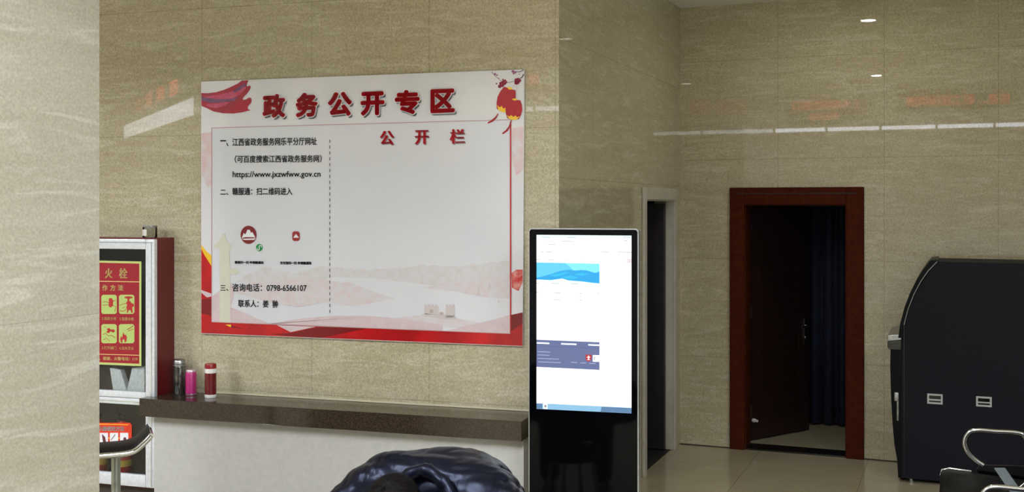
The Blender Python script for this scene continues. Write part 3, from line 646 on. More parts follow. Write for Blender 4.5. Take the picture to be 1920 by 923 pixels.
# inside: folded hose above, extinguishers below
M_hose = mottled('white canvas hose', (226, 228, 226), (206, 210, 210), 60, .8)
for pa, lb in (([(205, 690), (226, 694), (238, 735), (212, 735)], 'folded white fire hose end behind the upper cabinet glass, beside the other'), ([(247, 690), (271, 687), (271, 735), (237, 735)], 'folded white fire hose end behind the upper cabinet glass, next to the door stile')):
    c_ = flat(BW, pa, .16)
    mb = MB(); mb.prism([Vector((p.x, p.y, max(p.z, mz+.013))) for p in c_], -BW.n*.045, .006)
    o = mb.build('fire_hose', M_hose, None, smooth=40, loc=(c_[2].x, c_[2].y, mz+.01)); tag(o, lb, 'fire hose', 'fire hoses in the cabinet')
for k, (px, lb) in enumerate(((184, 'red fire extinguisher in the lower cabinet, half behind the pillar edge'), (229, 'red fire extinguisher in the lower cabinet, beside the door stile'))):
    c_ = BW.hit(px, HOR, .1); c_.z = cz0+.021
    t = empty('fire_extinguisher', c_, lb, 'fire extinguisher', 'fire extinguishers in the cabinet')
    mb = MB(); mb.lathe([(0, 0), (.058, 0), (.062, .006), (.062, .3), (.05, .335), (.022, .355), (.02, .37), (0, .37)], c_, 28); bd = mb.build('cylinder', mottled('extinguisher red', (170, 24, 30), (180, 28, 34), 20, .3), t, smooth=50)
    mb = MB(); mb.lathe([(.0626, .09), (.0626, .13)], c_, 28); mb.build('yellow_band', mat('extinguisher label yellow', (190, 160, 60), .5), bd, smooth=50)
    mb = MB(); mb.lathe([(.02, .37), (.02, .4), (0, .4)], c_, 16); mb.tube([c_+Vector((0, 0, .4)), c_+BW.n*.03+Vector((0, 0, .415)), c_+BW.n*.07+Vector((0, 0, .43))], .007); mb.tube([c_+Vector((0, 0, .385)), c_+BW.n*.065+Vector((0, 0, .385))], .006); mb.build('valve', M_black, t, smooth=40)
    mb = MB(); mb.tube([c_+Vector((0, 0, .385)), c_-BW.u*.05+Vector((0, 0, .37)), c_-BW.u*.072+Vector((0, 0, .28)), c_-BW.u*.07+Vector((0, 0, .12))], .008); mb.build('hose', M_black, t, smooth=60)
# jar on the cabinet
jc = BW.hit(281, 442, .11); jc.z = cz1+.001
t = empty('glass_jar', jc, 'small clear glass jar with a pale label on top of the red cabinet', 'jar')
mb = MB(); mb.lathe([(0, 0), (.04, 0), (.044, .005), (.044, .06), (.04, .068), (.037, .068), (.04, .06), (.04, .006), (0, .006)], jc, 28)
mb.build('jar_body', glass('grey jar glass', (238, 238, 234)), t, smooth=50)
mb = MB(); mb.lathe([(.0446, .012), (.0446, .05)], jc, 28); bmesh.ops.delete(mb.bm, geom=[f for f in mb.bm.faces if (f.calc_center_median()-jc).normalized().dot(BW.n-BW.u*.8) < .75], context='FACES')
mb.build('label', mat('pale paper', (206, 204, 196), .6), t, smooth=50)
mb = MB(); mb.lathe([(0, .066), (.046, .066), (.046, .074), (0, .074)], jc, 28); mb.build('lid', M_steel, t, smooth=40)

# ------------------------------------------------------------------ counter and its worktop
WD = .288; wt = .755; wth = .107
wu0 = BW.ucoord(261, WD); wu1 = BW.ucoord(978, WD); wc = cu1+.004
wk = MB(); wk.prism([BW.at(*p, wt-wth) for p in ((wu0, WD), (wu0, CD+.01), (wc, CD+.01), (wc, .002), (wu1, .002), (wu1, WD))], (0, 0, wth), .003)
o = wk.build('worktop', M_granite, None, loc=BW.at((wu0+wu1)/2, WD/2, wt-wth)); tag(o, 'polished dark brown granite worktop along the tiled wall under the notice board', 'worktop')
ct = empty('counter_base', BW.at((wc+wu1)/2, .1, 0), 'off-white counter base beneath the dark granite worktop', 'counter')
mb = MB(); BW.box(mb, wc+.002, wu1-.01, .003, .215, .06, wt-wth-.001, .002); mb.build('body', M_panel, ct)
mb = MB(); BW.box(mb, wc+.012, wu1-.03, .003, .19, 0, .06); mb.build('kickboard', mat('grey kickboard', (120, 116, 108), .5), ct)
mb = MB(); BW.box(mb, wu0+.34, wu1, .002, .006, wt+.001, wt+.012, .001); o = mb.build('trim_1', mat('pale sealant', (196, 188, 160), .5)); struct(o)

# flasks on the worktop
def on_top(px, off): p = BW.hit(px, HOR, off); p.z = wt+.0005; return p
c_ = on_top(336, .085)
t = empty('steel_flask', c_, 'tall grey steel and glass drinking flask touching the red cabinet side', 'flask')
mb = MB(); mb.lathe([(0, 0), (.03, 0), (.032, .004), (.032, .018), (.036, .024), (.036, .165), (.033, .172)], c_, 32); mb.build('bottle_body', mottled('smoked steel', (70, 70, 66), (120, 120, 114), 18, .15, .8), t, smooth=50)
mb = MB(); mb.lathe([(.033, .172), (.038, .173), (.038, .184), (.033, .185)], c_, 32); mb.build('collar', M_steel, t, smooth=50)
mb = MB(); mb.lathe([(.033, .185), (.036, .187), (.036, .206), (.03, .213), (0, .214)], c_, 32); mb.build('lid', M_steel, t, smooth=50)
c_ = on_top(358, .1)
t = empty('pink_flask', c_, 'short pink flask standing between the grey flask and the banded red one', 'flask')
mb = MB(); mb.lathe([(0, 0), (.03, 0), (.032, .004), (.0325, .01), (.0325, .135), (.029, .142)], c_, 32); mb.build('bottle_body', mottled('pink lacquer', (160, 30, 98), (170, 38, 108), 40, .3), t, smooth=50)
mb = MB(); mb.lathe([(.029, .142), (.03, .15), (.026, .155), (0, .155)], c_, 32); mb.build('lid', mat('silver pink lid', (214, 190, 200), .25, .6), t, smooth=50)
mb = MB(); mb.lathe([(.0328, .004), (.0328, .012)], c_, 32); mb.build('foot_ring', M_steel, t, smooth=50)
c_ = on_top(395, .13)
t = empty('red_flask', c_, 'dark red flask with two white bands, farthest from the red cabinet', 'flask')
mb = MB(); mb.lathe([(.0335, .018), (.0335, .15)], c_, 32); mb.build('bottle_body', mottled('dark red lacquer', (94, 10, 18), (104, 14, 22), 30, .18), t, smooth=50)
M_wb = mat('white plastic', (226, 222, 218), .4)
mb = MB(); mb.lathe([(0, 0), (.034, 0), (.0355, .003), (.0355, .018), (.0335, .019)], c_, 32); mb.build('white_band', M_wb, t, smooth=50)
mb = MB(); mb.lathe([(.0335, .147), (.0358, .148), (.0358, .173), (.034, .174)], c_, 32); mb.build('white_band', M_wb, t, smooth=50)
mb = MB(); mb.lathe([(.034, .174), (.034, .196), (.03, .203), (0, .204)], c_, 32); mb.build('lid', mottled('red lid', (132, 18, 24), (140, 22, 28), 30, .3), t, smooth=50)

# ------------------------------------------------------------------ display stand with lit screen
KA = R(-14.5); kc = pz(1094, 5.64)
KS = Wall(kc, KA)
kk = empty('display_kiosk', kc, 'slim black floor-standing display with bright lit screen at the wall corner', 'display')
kx0, kx1 = KS.ucoord(991), KS.ucoord(1197.5); kt = KS.hit(1094, 428.5).z
def rr(x0, x1, z0, z1, r_, n=6):
    o_ = []
    for cx, cz, a0 in ((x1-r_, z1-r_, 0), (x0+r_, z1-r_, 90), (x0+r_, z0+r_, 180), (x1-r_, z0+r_, 270)):
        for k in range(n+1):
            a2 = R(a0+90*k/n); o_.append((cx+r_*math.cos(a2), cz+r_*math.sin(a2)))
    return o_
mb = MB(); mb.prism([KS.at(u, -.001, z) for u, z in rr(kx0, kx1, .06, kt, .018)], -KS.n*.06); mb.build('housing', mottled('silver housing', (176, 178, 180), (186, 188, 190), 30, .3, .7), kk)
mb = MB(); mb.prism([KS.at(u, .004, z) for u, z in rr(kx0+.006, kx1-.006, .066, kt-.006, .014)], -KS.n*.004); mb.build('front_glass', mat('black front glass', (4, 4, 6), .06, spec=.1), kk)
mb = MB(); mb.prism([KS.at(u, o_, 0) for u, o_ in ((kx0-.02, .13), (kx1+.02, .13), (kx1+.02, -.2), (kx0-.02, -.2))], (0, 0, .025), .004); KS.box(mb, kx0+.08, kx1-.08, -.005, -.055, .025, .06); mb.build('base', M_steel, kk)
SO = .0045
def em(name, rgb, s_): 
    m_ = mat(name, rgb, .5, emit=s_); m_.node_tree.nodes['Principled BSDF'].inputs['Base Color'].default_value = (.01, .01, .01, 1); return m_
E_w = em('screen white', (250, 253, 255), 1.35)
scr = print_poly(KS, [[(1006, 440.5), (1184, 442), (1184, 775.5), (1006, 767)]], SO, 'screen', E_w, kk)
def sp(polys, lay, name, m_): return print_poly(KS, polys, SO+lay*.0005, name, m_, scr)
E_cy = em('screen pale cyan', (226, 252, 255), 1.2); E_sky = em('screen sky', (96, 214, 250), 1.0); E_sky2 = em('screen pale sky', (130, 238, 255), 1.05); E_mt = em('screen blue hills', (10, 176, 246), .95); E_mt2 = em('screen mid blue', (30, 196, 246), 1.0)
E_ft = em('screen slate blue', (108, 122, 172), .85); E_ft2 = em('screen slate line', (96, 110, 160), .8); E_ftx = em('screen pale slate', (178, 190, 226), .9); E_g = em('screen grey', (196, 206, 210), .9); E_gd = em('screen dark grey', (140, 150, 156), .9)
E_rd = em('screen red', (214, 30, 44), .8); E_tb = em('screen task bar', (150, 206, 240), .95); E_tb2 = em('screen dark task bar', (96, 140, 184), .9)
sp([[(1006, 440.5), (1184, 442), (1184, 448.5), (1006, 447.5)]], 1, 'tab_bar', E_cy)
sp([[(1006, 492.3), (1124, 494.7), (1124, 531), (1106, 531), (1006, 524)]], 1, 'banner', E_sky)
sp([[(1060, 493.5), (1124, 494.7), (1124, 509), (1116, 512), (1100, 507), (1075, 507)]], 2, 'banner_sky', E_sky2)
sp([[(1006, 521), (1020, 518), (1034, 514), (1046, 509.5), (1058, 507), (1068, 506), (1078, 508), (1088, 506.5), (1100, 507.5), (1108, 510), (1116, 512), (1124, 509.5), (1124, 532), (1114, 530.5), (1092, 528), (1070, 527), (1050, 523), (1034, 525), (1006, 524.5)]], 3, 'banner_hills', E_mt)
sp([[(1030, 517), (1046, 513), (1060, 510), (1068, 511), (1058, 515), (1044, 519)], [(1076, 514), (1092, 512), (1104, 514), (1090, 518)], [(1050, 520), (1070, 517), (1086, 521), (1070, 524)]], 4, 'banner_highlight_print', E_mt2)
sp([[(1024, 527), (1040, 524.5), (1054, 522.5), (1066, 526), (1090, 528), (1118, 531.5), (1124, 532), (1124, 536), (1106, 537), (1094, 536), (1092, 531), (1070, 533), (1024, 531)]], 5, 'banner_wave', E_cy)
sp([[(1006, 637.2), (1124, 642), (1124, 694), (1006, 688.3)]], 1, 'page_footer', E_ft)
sp([[(1006, 648.5), (1124, 653), (1124, 653.8), (1006, 649.3)]], 2, 'footer_line', E_ft2)
def bars(lst, h): return [[(x0, y), (x1, y+(x1-x0)*.04), (x1, y+(x1-x0)*.04+h), (x0, y+h)] for x0, x1, y in lst]
sp(bars([(1006.5, 1030, 642), (1052, 1081, 643.6), (1103, 1124, 645.6)], 2.6), 3, 'footer_heading_lettering', E_w)
sp(bars([(1008, 1032, 659), (1008, 1030, 665), (1008, 1048, 671.5), (1009, 1052, 678), (1070, 1082, 679), (1088, 1099, 680), (1105, 1117, 681)], 1.4), 3, 'footer_lettering', E_ftx)
sp([[(1098, 665), (1109, 665.4), (1109, 673), (1106.5, 677), (1103.5, 678.5), (1100, 677), (1098, 673)]], 3, 'shield_badge', E_rd)
sp([rect(1102.8, 667, 1104.4, 674), rect(1100.6, 669.5, 1106.6, 671), rect(1101, 674.2, 1106.2, 675.2)], 4, 'badge_mark_print', E_w)
sp([[(1111.5, 666), (1124, 666.4), (1124, 679), (1111.5, 678.5)]], 3, 'white_box', E_w)
sp([[(1113.5, 670), (1117, 670), (1117, 671), (1114.8, 671), (1114.8, 674.5), (1117, 674.5), (1117, 675.5), (1113.5, 675.5)]], 4, 'box_mark', E_gd)
sp([[(1006, 756.5), (1029, 757.4), (1184, 765), (1184, 775.5), (1006, 767)]], 1, 'task_bar', E_tb)
sp([[(1006, 756.5), (1017, 757), (1017, 767), (1006, 766.6)], [(1128, 763), (1184, 765.6), (1184, 775.2), (1126, 772.5)]], 2, 'task_bar_block', E_tb2)
sp([disc(1022.5, 762, 2.6, 2.8, 14), ], 2, 'task_icon', E_gd)
sp([[(1018.5, 757.4), (1026.5, 757.8), (1026.5, 767.4), (1018.5, 767)]], 2, 'task_button', E_w).location = (0, 0, 0)
sp(bars([(1016, 1031, 444), (1064, 1079, 444.4), (1168, 1182, 443.8), (1052, 1076, 451.6), (1036, 1038, 451.5), (1028, 1042, 457.8), (1014, 1019, 471.6), (1024, 1035, 471.6), (1128, 1143, 472), (1158, 1184, 472), (1006, 1012, 486), (1027, 1038, 486.5), (1062, 1066, 487.4), (1088, 1090, 487.6), (1006, 1012, 531), (1034, 1048, 531), (1070, 1084, 531.4), (1006, 1012, 548), (1039, 1051, 548.6), (1086, 1091, 549.6), (1120, 1124, 550), (1039, 1051, 561.8), (1086, 1091, 562.6)], 1.3), 6, 'page_pattern', E_g)
sp([stroke([(1184, 487.6), (1175.6, 487.4), (1175.6, 491.4), (1184, 491.8)], .8), rect(1180, 488.6, 1181.4, 490.6)], 6, 'red_button_print', E_rd)
sp([arc(1173.6, 453.4, 2.2, 180, 360, 1)], 6, 'avatar_icon', E_gd)

# ------------------------------------------------------------------ self-service cabinet (seen from its side)
AO = .626
at_ = empty('service_machine', KW.at(KW.ucoord(1830, AO), .35, 0), 'dark blue-grey self-service machine with curved top, seen from its side by the back wall', 'machine')
sil = [(1757, 491), (1741, 510), (1727, 530), (1714, 554), (1704, 578), (1697, 600), (1692, 620), (1690, 640), (1690, 903), (1985, 930), (1985, 496)]
mb = MB(); q = flat(KW, sil, AO)
zmin = .03
q = [Vector((p.x, p.y, max(p.z, zmin))) for p in q]; q[8].z = q[9].z = zmin
mb.prism(q, -KW.n*(AO-.03), .004); body = mb.build('body', M_navy, at_)
outer = [(1759, 487.5), (1744, 489), (1732, 504), (1719, 524), (1707, 548), (1696, 576), (1688, 606), (1684, 634)]
inner = [(1692, 634), (1694.5, 609), (1702, 580), (1713, 552), (1726, 528), (1740, 508), (1757, 490.5)]
mb = MB(); mb.prism(flat(KW, outer+inner, AO+.012), -KW.n*(AO-.02), .002); mb.build('curved_front', mat('black front shell', (6, 6, 9), .4, spec=.12), at_)
mb = MB(); mb.tube([KW.hit(x+.5, y, AO+.014) for x, y in inner[::-1][0:6]], .0035, 8)
mb.build('edge_strip', M_steel, at_, smooth=60)
mb = MB(); mb.prism(flat(KW, [(1664, 629), (1690, 627), (1690, 638), (1664, 640)], AO-.01), -KW.n*(AO-.05), .004); sh_ = mb.build('shelf', M_steel, at_)
mb = MB(); mb.prism(flat(KW, [(1664, 641), (1690, 639), (1690, 657), (1668, 656), (1664, 652)], AO-.012), -KW.n*(AO-.05), .003); mb.build('shelf_bracket', M_black, sh_)
mb = MB(); mb.prism([Vector((p.x, p.y, max(p.z, .03))) for p in flat(KW, [(1669.5, 657), (1669, 690), (1670.5, 740), (1673, 790), (1677, 835), (1682, 862), (1684, 898), (1692, 903), (1692, 657)], AO-.004)], -KW.n*(AO-.04), .003); mb.build('lower_door', mat('black lower door', (6, 6, 9), .45, spec=.12), at_)
mb = MB(); mb.tube([KW.hit(1683, 742, AO+.016), KW.hit(1683, 789, AO+.016)], .009, 10); mb.box(KW.hit(1681, 744, AO+.012), KW.u*.014, KW.n*.014, (0, 0, .03), .004); mb.build('bar_handle', M_steel, at_, smooth=40)
for x0, y0, x1, y1 in ((1738.5, 738, 1767.5, 757), (1830, 743, 1859.5, 762)):
    mb = MB()
    A_, B_, C_, D_ = [KW.hit(x, y, AO+.002) for x, y in ((x0, y0), (x1, y0), (x1, y1), (x0, y1))]
    n_ = KW.n; bd = .012; W_ = (B_-A_).length; H_ = (A_-D_).length
    for u0, u1, v0, v1 in ((0, W_, H_-bd, H_), (0, W_, 0, bd), (0, bd, bd, H_-bd), (W_-bd, W_, bd, H_-bd), (bd, W_-bd, H_*.34, H_*.48)):
        mb.prism([D_+KW.u*u0+Vector((0, 0, v0)), D_+KW.u*u1+Vector((0, 0, v0)), D_+KW.u*u1+Vector((0, 0, v1)), D_+KW.u*u0+Vector((0, 0, v1))], n_*.006, .001)
    g_ = mb.build('recessed_grip', mat('silver grip', (176, 180, 178), .4, .3), at_)
    mb = MB(); mb.prism([D_+KW.u*.01+Vector((0, 0, .01)), D_+KW.u*(W_-.01)+Vector((0, 0, .01)), D_+KW.u*(W_-.01)+Vector((0, 0, H_-.01)), D_+KW.u*.01+Vector((0, 0, H_-.01))], n_*.0015); mb.build('grip_recess', M_black, g_)
mb = MB(); pa = KW.hit(1695, 660, AO+.0005); KW.box(mb, KW.ucoord(1694.6, AO), KW.ucoord(1695.6, AO), AO-.001, AO+.001, .05, 1.15); mb.build('seam', M_black, at_)
for u_, o_ in ((1708, .59), (1960, .59), (1708, .1), (1960, .1)):
    c_ = KW.at(KW.ucoord(u_, AO), o_, 0)
    mb = MB(); mb.lathe([(0, 0), (.022, 0), (.022, .012), (.012, .014), (.012, .032), (0, .032)], c_, 16); mb.build('foot', M_steel, at_, smooth=40)

# ------------------------------------------------------------------ curtain in the store room
mb = MB(); V = []; n_ = 60
a2, b2 = ku0+.15, ku1+.4
for i in range(n_+1):
    u_ = a2+(b2-a2)*i/n_; o_ = -sb-.1+.035*math.sin(i*.95)+.012*math.sin(i*2.3)
    V += [KW.at(u_, o_, .02), KW.at(u_, o_*1.0, 2.29)]
mb.mesh(V, [(2*i, 2*i+2, 2*i+3, 2*i+1) for i in range(n_)])
cr = mb.build('curtain', mottled('navy curtain cloth', (28, 35, 58), (36, 44, 70), 9, .8), None, smooth=180, loc=KW.at((a2+b2)/2, -sb-.1, 0))
cr.modifiers.new('s', 'SOLIDIFY').thickness = .004
tag(cr, 'dark blue hanging curtain inside the dark room behind the red door', 'curtain')
mb = MB(); mb.tube([KW.at(a2-.05, -sb-.1, 2.31), KW.at(b2+.04, -sb-.1, 2.31)], .012); o = mb.build('curtain_rod', M_steel, None, smooth=40, loc=KW.at((a2+b2)/2, -sb-.1, 2.31)); tag(o, 'thin steel rod holding the dark blue curtain', 'curtain rod')

# ------------------------------------------------------------------ waiting bench (right edge)
def bez(pts, n=10):
    """Catmull-Rom through points"""
    P_ = [Vector(p) for p in pts]; P_ = [2*P_[0]-P_[1]]+P_+[2*P_[-1]-P_[-2]]; o_ = []
    for i in range(1, len(P_)-2):
        p0, p1, p2, p3 = P_[i-1:i+3]
        for k in range(n):
            t_ = k/n; o_.append(.5*((2*p1)+(-p0+p2)*t_+(2*p0-5*p1+4*p2-p3)*t_*t_+(-p0+3*p1-3*p2+p3)*t_**3))
    return o_+[P_[-2]]
bo = Vector((2.39, 6.05, 0))
def bp(t_, s_, h_): return bo + E1*t_ + E2*s_ + Vector((0, 0, h_))       # across the seat, along the row, height
be = empty('waiting_bench', bp(.25, .9, 0), 'black padded waiting bench with chrome loop armrests before the self-service machine', 'bench')
for s_ in (0., .6, 1.2, 1.8):
    # seat pad: rounded front lip
    mb = MB(); prof = [(-.005, .385), (-.02, .41), (-.015, .44), (.02, .453), (.12, .449), (.42, .43), (.46, .44), (.46, .40), (.3, .385), (.1, .38)]
    mb.prism([bp(a_, s_+.02, h_) for a_, h_ in prof], E2*.55, .008); st_ = mb.build('seat', M_blackm, be, smooth=50)
    mb = MB(); mb.tube([bp(a_, s_+.014, h_+.006) for a_, h_ in ((-.018, .41), (-.01, .442), (.03, .452), (.14, .446))], .006, 8); mb.build('seat_edge', M_chrome, st_, smooth=60)
    mb = MB(); prof = [(.47, .45), (.53, .47), (.62, .86), (.66, .9), (.63, .91), (.58, .87), (.5, .6), (.46, .48)]
    mb.prism([bp(a_, s_+.02, h_) for a_, h_ in prof], E2*.55, .008); mb.build('backrest', M_blackm, be, smooth=50)
for s_, sh_t in ((-.03, .012), (1.265, .066), (2.44, .05)):
    loop = bez([(.43, .47), (.425, .56), (.40, .645), (.365, .672), (.25, .672), (.16, .672), (.115, .655), (.092, .605), (.108, .55), (.145, .51), (.19, .48)], 8)
    mb = MB(); mb.tube([bp(a[0]+sh_t, s_, a[1]) for a in loop], .011, 10); ar_ = mb.build('armrest', M_chrome, be, smooth=70)
    mb = MB(); mb.prism([bp(a_+sh_t, s_-.008, h_) for a_, h_ in ((.15, .455), (.17, .485), (.42, .5), (.45, .49), (.44, .34), (.24, .33))], E2*.016, .003); mb.build('side_plate', M_black, ar_)
for s_ in (.585, 1.785):
    mb = MB(); mb.prism([bp(a_, s_-.006, h_) for a_, h_ in ((.235, .605), (.285, .61), (.50, .30), (.44, .29))], E2*.012, .002); br2 = mb.build('bracket', mottled('grey painted steel', (98, 106, 108), (110, 118, 120), 20, .5), be)
    mb = MB(); mb.tube([bp(a.x, s_-.012, a.y) for a in bez([(.25, .515), (.29, .50), (.34, .51), (.38, .545)], 6)], .006, 8); mb.build('bracket_hoop', M_chrome, br2, smooth=70)
mb = MB(); mb.box(bp(.32, 1.2, .34), E1*.03, E2*1.22, (0, 0, .03), .004); mb.build('beam', M_black, be)
for s_ in (.3, 2.1):
    mb = MB(); mb.tube([bp(.32, s_, .31), bp(.32, s_, .06)], .025, 12); mb.tube([bp(.02, s_, .02), bp(.12, s_, .05), bp(.32, s_, .07), bp(.52, s_, .05), bp(.62, s_, .02)], .018, 10); mb.build('leg', M_chrome, be, smooth=60)

# ------------------------------------------------------------------ padded stool at the left, by the pillar
sy = 5.55; sx = (204-960)/F*sy; UPZ = Vector((0, 0, 1)); sz = hgt(858, sy)+.012
ca_ = R(23); sv = Vector((math.cos(ca_), math.sin(ca_), 0)); sd = Vector((-math.sin(ca_), math.cos(ca_), 0)); s0 = Vector((sx, sy, sz))
so = empty('bar_stool', (sx, sy+.1, 0), 'black padded stool with chrome rim and grey post before the fire cabinet', 'stool')
base = bez([Vector((x, 0, z)) for x, z in [(-.203, .08), (-.168, .045), (-.11, .006), (0, 0), (.11, .006), (.168, .045), (.203, .08)]], 6)
mb = MB(); rows = []
for p in base: rows.append([s0+sv*p.x*.985+sd*y_+UPZ*(p.z+e_) for y_, e_ in ((.0, .014), (.02, .03), (.09, .036), (.17, .034), (.2, .014), (.17, -.004), (.09, -.006), (.02, -.003))])
nb_ = len(rows)
V = [v for r_ in rows for v in r_]
mb.mesh(V, [(i*8+k, i*8+(k+1) % 8, (i+1)*8+(k+1) % 8, (i+1)*8+k) for i in range(nb_-1) for k in range(8)]+[tuple(range(8)), tuple((nb_-1)*8+k for k in range(8))])
mb.build('seat', M_blackm, so, smooth=60)
fr_ = [s0+sv*p.x+UPZ*p.z-sd*.006 for p in base]; bk_ = [s0+sv*p.x+UPZ*p.z+sd*.206 for p in base]
mb = MB(); mb.tube(fr_, .0145, 12); mb.tube(bk_, .0145, 12)
for a2, b2 in ((fr_[0], bk_[0]), (fr_[-1], bk_[-1])): mb.tube([a2, a2*.5+b2*.5+UPZ*.012, b2], .0145, 12)
mb.build('rim', M_chrome, so, smooth=60)
pc = Vector((sx, sy+.1, 0))
mb = MB(); mb.lathe([(.0, .02), (.023, .02), (.023, sz-.03), (.08, sz-.022), (.08, sz-.006), (0, sz-.006)], pc, 24); mb.build('post', mottled('worn grey steel', (140, 142, 130), (168, 170, 158), 14, .35, .6), so, smooth=40)
mb = MB(); mb.lathe([(0, 0), (.2, 0), (.2, .008), (.12, .022), (.03, .034), (0, .034)], pc, 36); mb.build('base', M_chrome, so, smooth=40)
mb = MB(); mb.tube([pc+Vector((.15*math.cos(a2), .15*math.sin(a2), .28)) for a2 in [2*math.pi*k/28 for k in range(28)]], .01, 8, closed=True)
mb.tube([pc+Vector((-.15, 0, .28)), pc+Vector((.15, 0, .28))], .008); mb.build('footrest', M_chrome, so, smooth=60)

# ------------------------------------------------------------------ person bent forward, seen over the lower edge
def skin(V, Eg, Rd, root=0, sub=2, name='s'):
    me = bpy.data.meshes.new(name); me.from_pydata([tuple(v) for v in V], Eg, []); ob = bpy.data.objects.new(name, me); COL.objects.link(ob)
    ob.modifiers.new('k', 'SKIN'); ob.modifiers['k'].use_smooth_shade = True
    for i, r_ in enumerate(Rd):
        me.skin_vertices[0].data[i].radius = r_ if isinstance(r_, tuple) else (r_, r_); me.skin_vertices[0].data[i].use_root = (i == root)
    m_ = ob.modifiers.new('b', 'SUBSURF'); m_.levels = sub
    dg = bpy.context.evaluated_depsgraph_get(); out = bpy.data.meshes.new_from_object(ob.evaluated_get(dg)); bpy.data.objects.remove(ob); bpy.data.meshes.remove(me)
    return out
def remesh(mb_, vox):
    me = bpy.data.meshes.new('r'); mb_.bm.to_mesh(me); mb_.bm.free(); ob = bpy.data.objects.new('r', me); COL.objects.link(ob)
    m_ = ob.modifiers.new('m', 'REMESH'); m_.mode = 'VOXEL'; m_.voxel_size = vox
    s2 = ob.modifiers.new('c', 'SMOOTH'); s2.iterations = 4; s2.factor = .5
    dg = bpy.context.evaluated_depsgraph_get(); out = bpy.data.meshes.new_from_object(ob.evaluated_get(dg)); bpy.data.objects.remove(ob); bpy.data.meshes.remove(me)
    n_ = MB(); n_.bm.from_mesh(out); bpy.data.meshes.remove(out); return n_
ff = Vector((-.39, -.92, 0)).normalized(); fs = Vector((.92, -.39, 0)).normalized(); UP = Vector((0, 0, 1))
pc = Vector((-.265, 4.42, 0))                       # below the upper back
def pb(f_, s_, h_): return pc + ff*f_ + fs*s_ + UP*h_
pe = empty('person', pb(-.33, 0, 0), 'person in a shiny dark navy padded jacket sitting bent forward with head down', 'person')
sk = [pb(-.34, 0, .57), pb(-.26, 0, .66), pb(-.12, 0, .74), pb(.02, 0, .775), pb(.14, -.02, .79), pb(.22, -.03, .79)]
V = list(sk); Eg = [(0, 1), (1, 2), (2, 3), (3, 4), (4, 5)]; Rd = [.13, .125, .13, .13, .06, .055]
def limb(start, pts, rad):
    i = start
    for p, r_ in zip(pts, rad): V.append(p); Rd.append(r_); Eg.append((i, len(V)-1)); i = len(V)-1
    return i
hands = []
for s_ in (-1, 1):
    limb(3, [pb(.02, s_*.19, .76), pb(.10, s_*.3, .64), pb(.16, s_*.34, .57), pb(.3, s_*.2, .53), pb(.36, s_*.1, .53)], [.075, .055, .045, .038, .03])
    limb(0, [pb(-.3, s_*.1, .54), pb(.12, s_*.17, .5), pb(.16, s_*.17, .46), pb(.1, s_*.17, .1), pb(.12, s_*.17, .06), pb(.26, s_*.19, .035)], [.1, .075, .065, .045, .04, .035])
bm_ = MB(); m_ = skin(V, Eg, Rd, 0, 1); bm_.bm.from_mesh(m_); bpy.data.meshes.remove(m_)
hc_ = pb(.35, -.04, .758)                              # head centre; the face looks down and forward
fdir = (ff*.45-UP*.89).normalized(); hup = (ff*.89+UP*.45).normalized()
HR = Matrix((fs, fdir, hup)).transposed()
def hd(x, y, z): return hc_ + fs*x + fdir*y + hup*z
bm_.ball(hc_, .075, .095, .112, HR); bm_.ball(hd(0, .03, -.055), .055, .065, .06, HR); bm_.ball(hd(0, .1, -.02), .014, .02, .026, HR)
for s_ in (-1, 1):
    bm_.ball(hd(s_*.078, -.005, -.015), .012, .02, .032, HR); bm_.ball(hd(s_*.03, .085, .008), .018, .012, .01, HR)
bm_.ball(hd(0, .092, -.058), .024, .012, .009, HR)
for s_ in (-1, 1):
    h0 = pb(.38, s_*.085, .53); bm_.ball(h0+ff*.03-fs*s_*.02, .045, .042, .022)
    for k, ln_ in enumerate((.07, .078, .072, .058)):
        b0 = h0+ff*(.055-.012*k)-fs*s_*(.035)+UP*(.018-.012*k); d1 = (-fs*s_*.8+ff*.5).normalized()
        bm_.tube([b0, b0+d1*ln_*.45, b0+d1*ln_*.75-ff*.012, b0+d1*ln_*.9-ff*.03], [.0095, .009, .0085, .007], 8)
    bm_.tube([h0+UP*.012, h0+ff*.03+UP*.04, h0+ff*.06-fs*s_*.01+UP*.05], [.012, .011, .008], 8)
bm_ = remesh(bm_, .008); bm_.build('body', mottled('skin', (206, 160, 132), (214, 170, 142), 12, .5), pe, smooth=180)
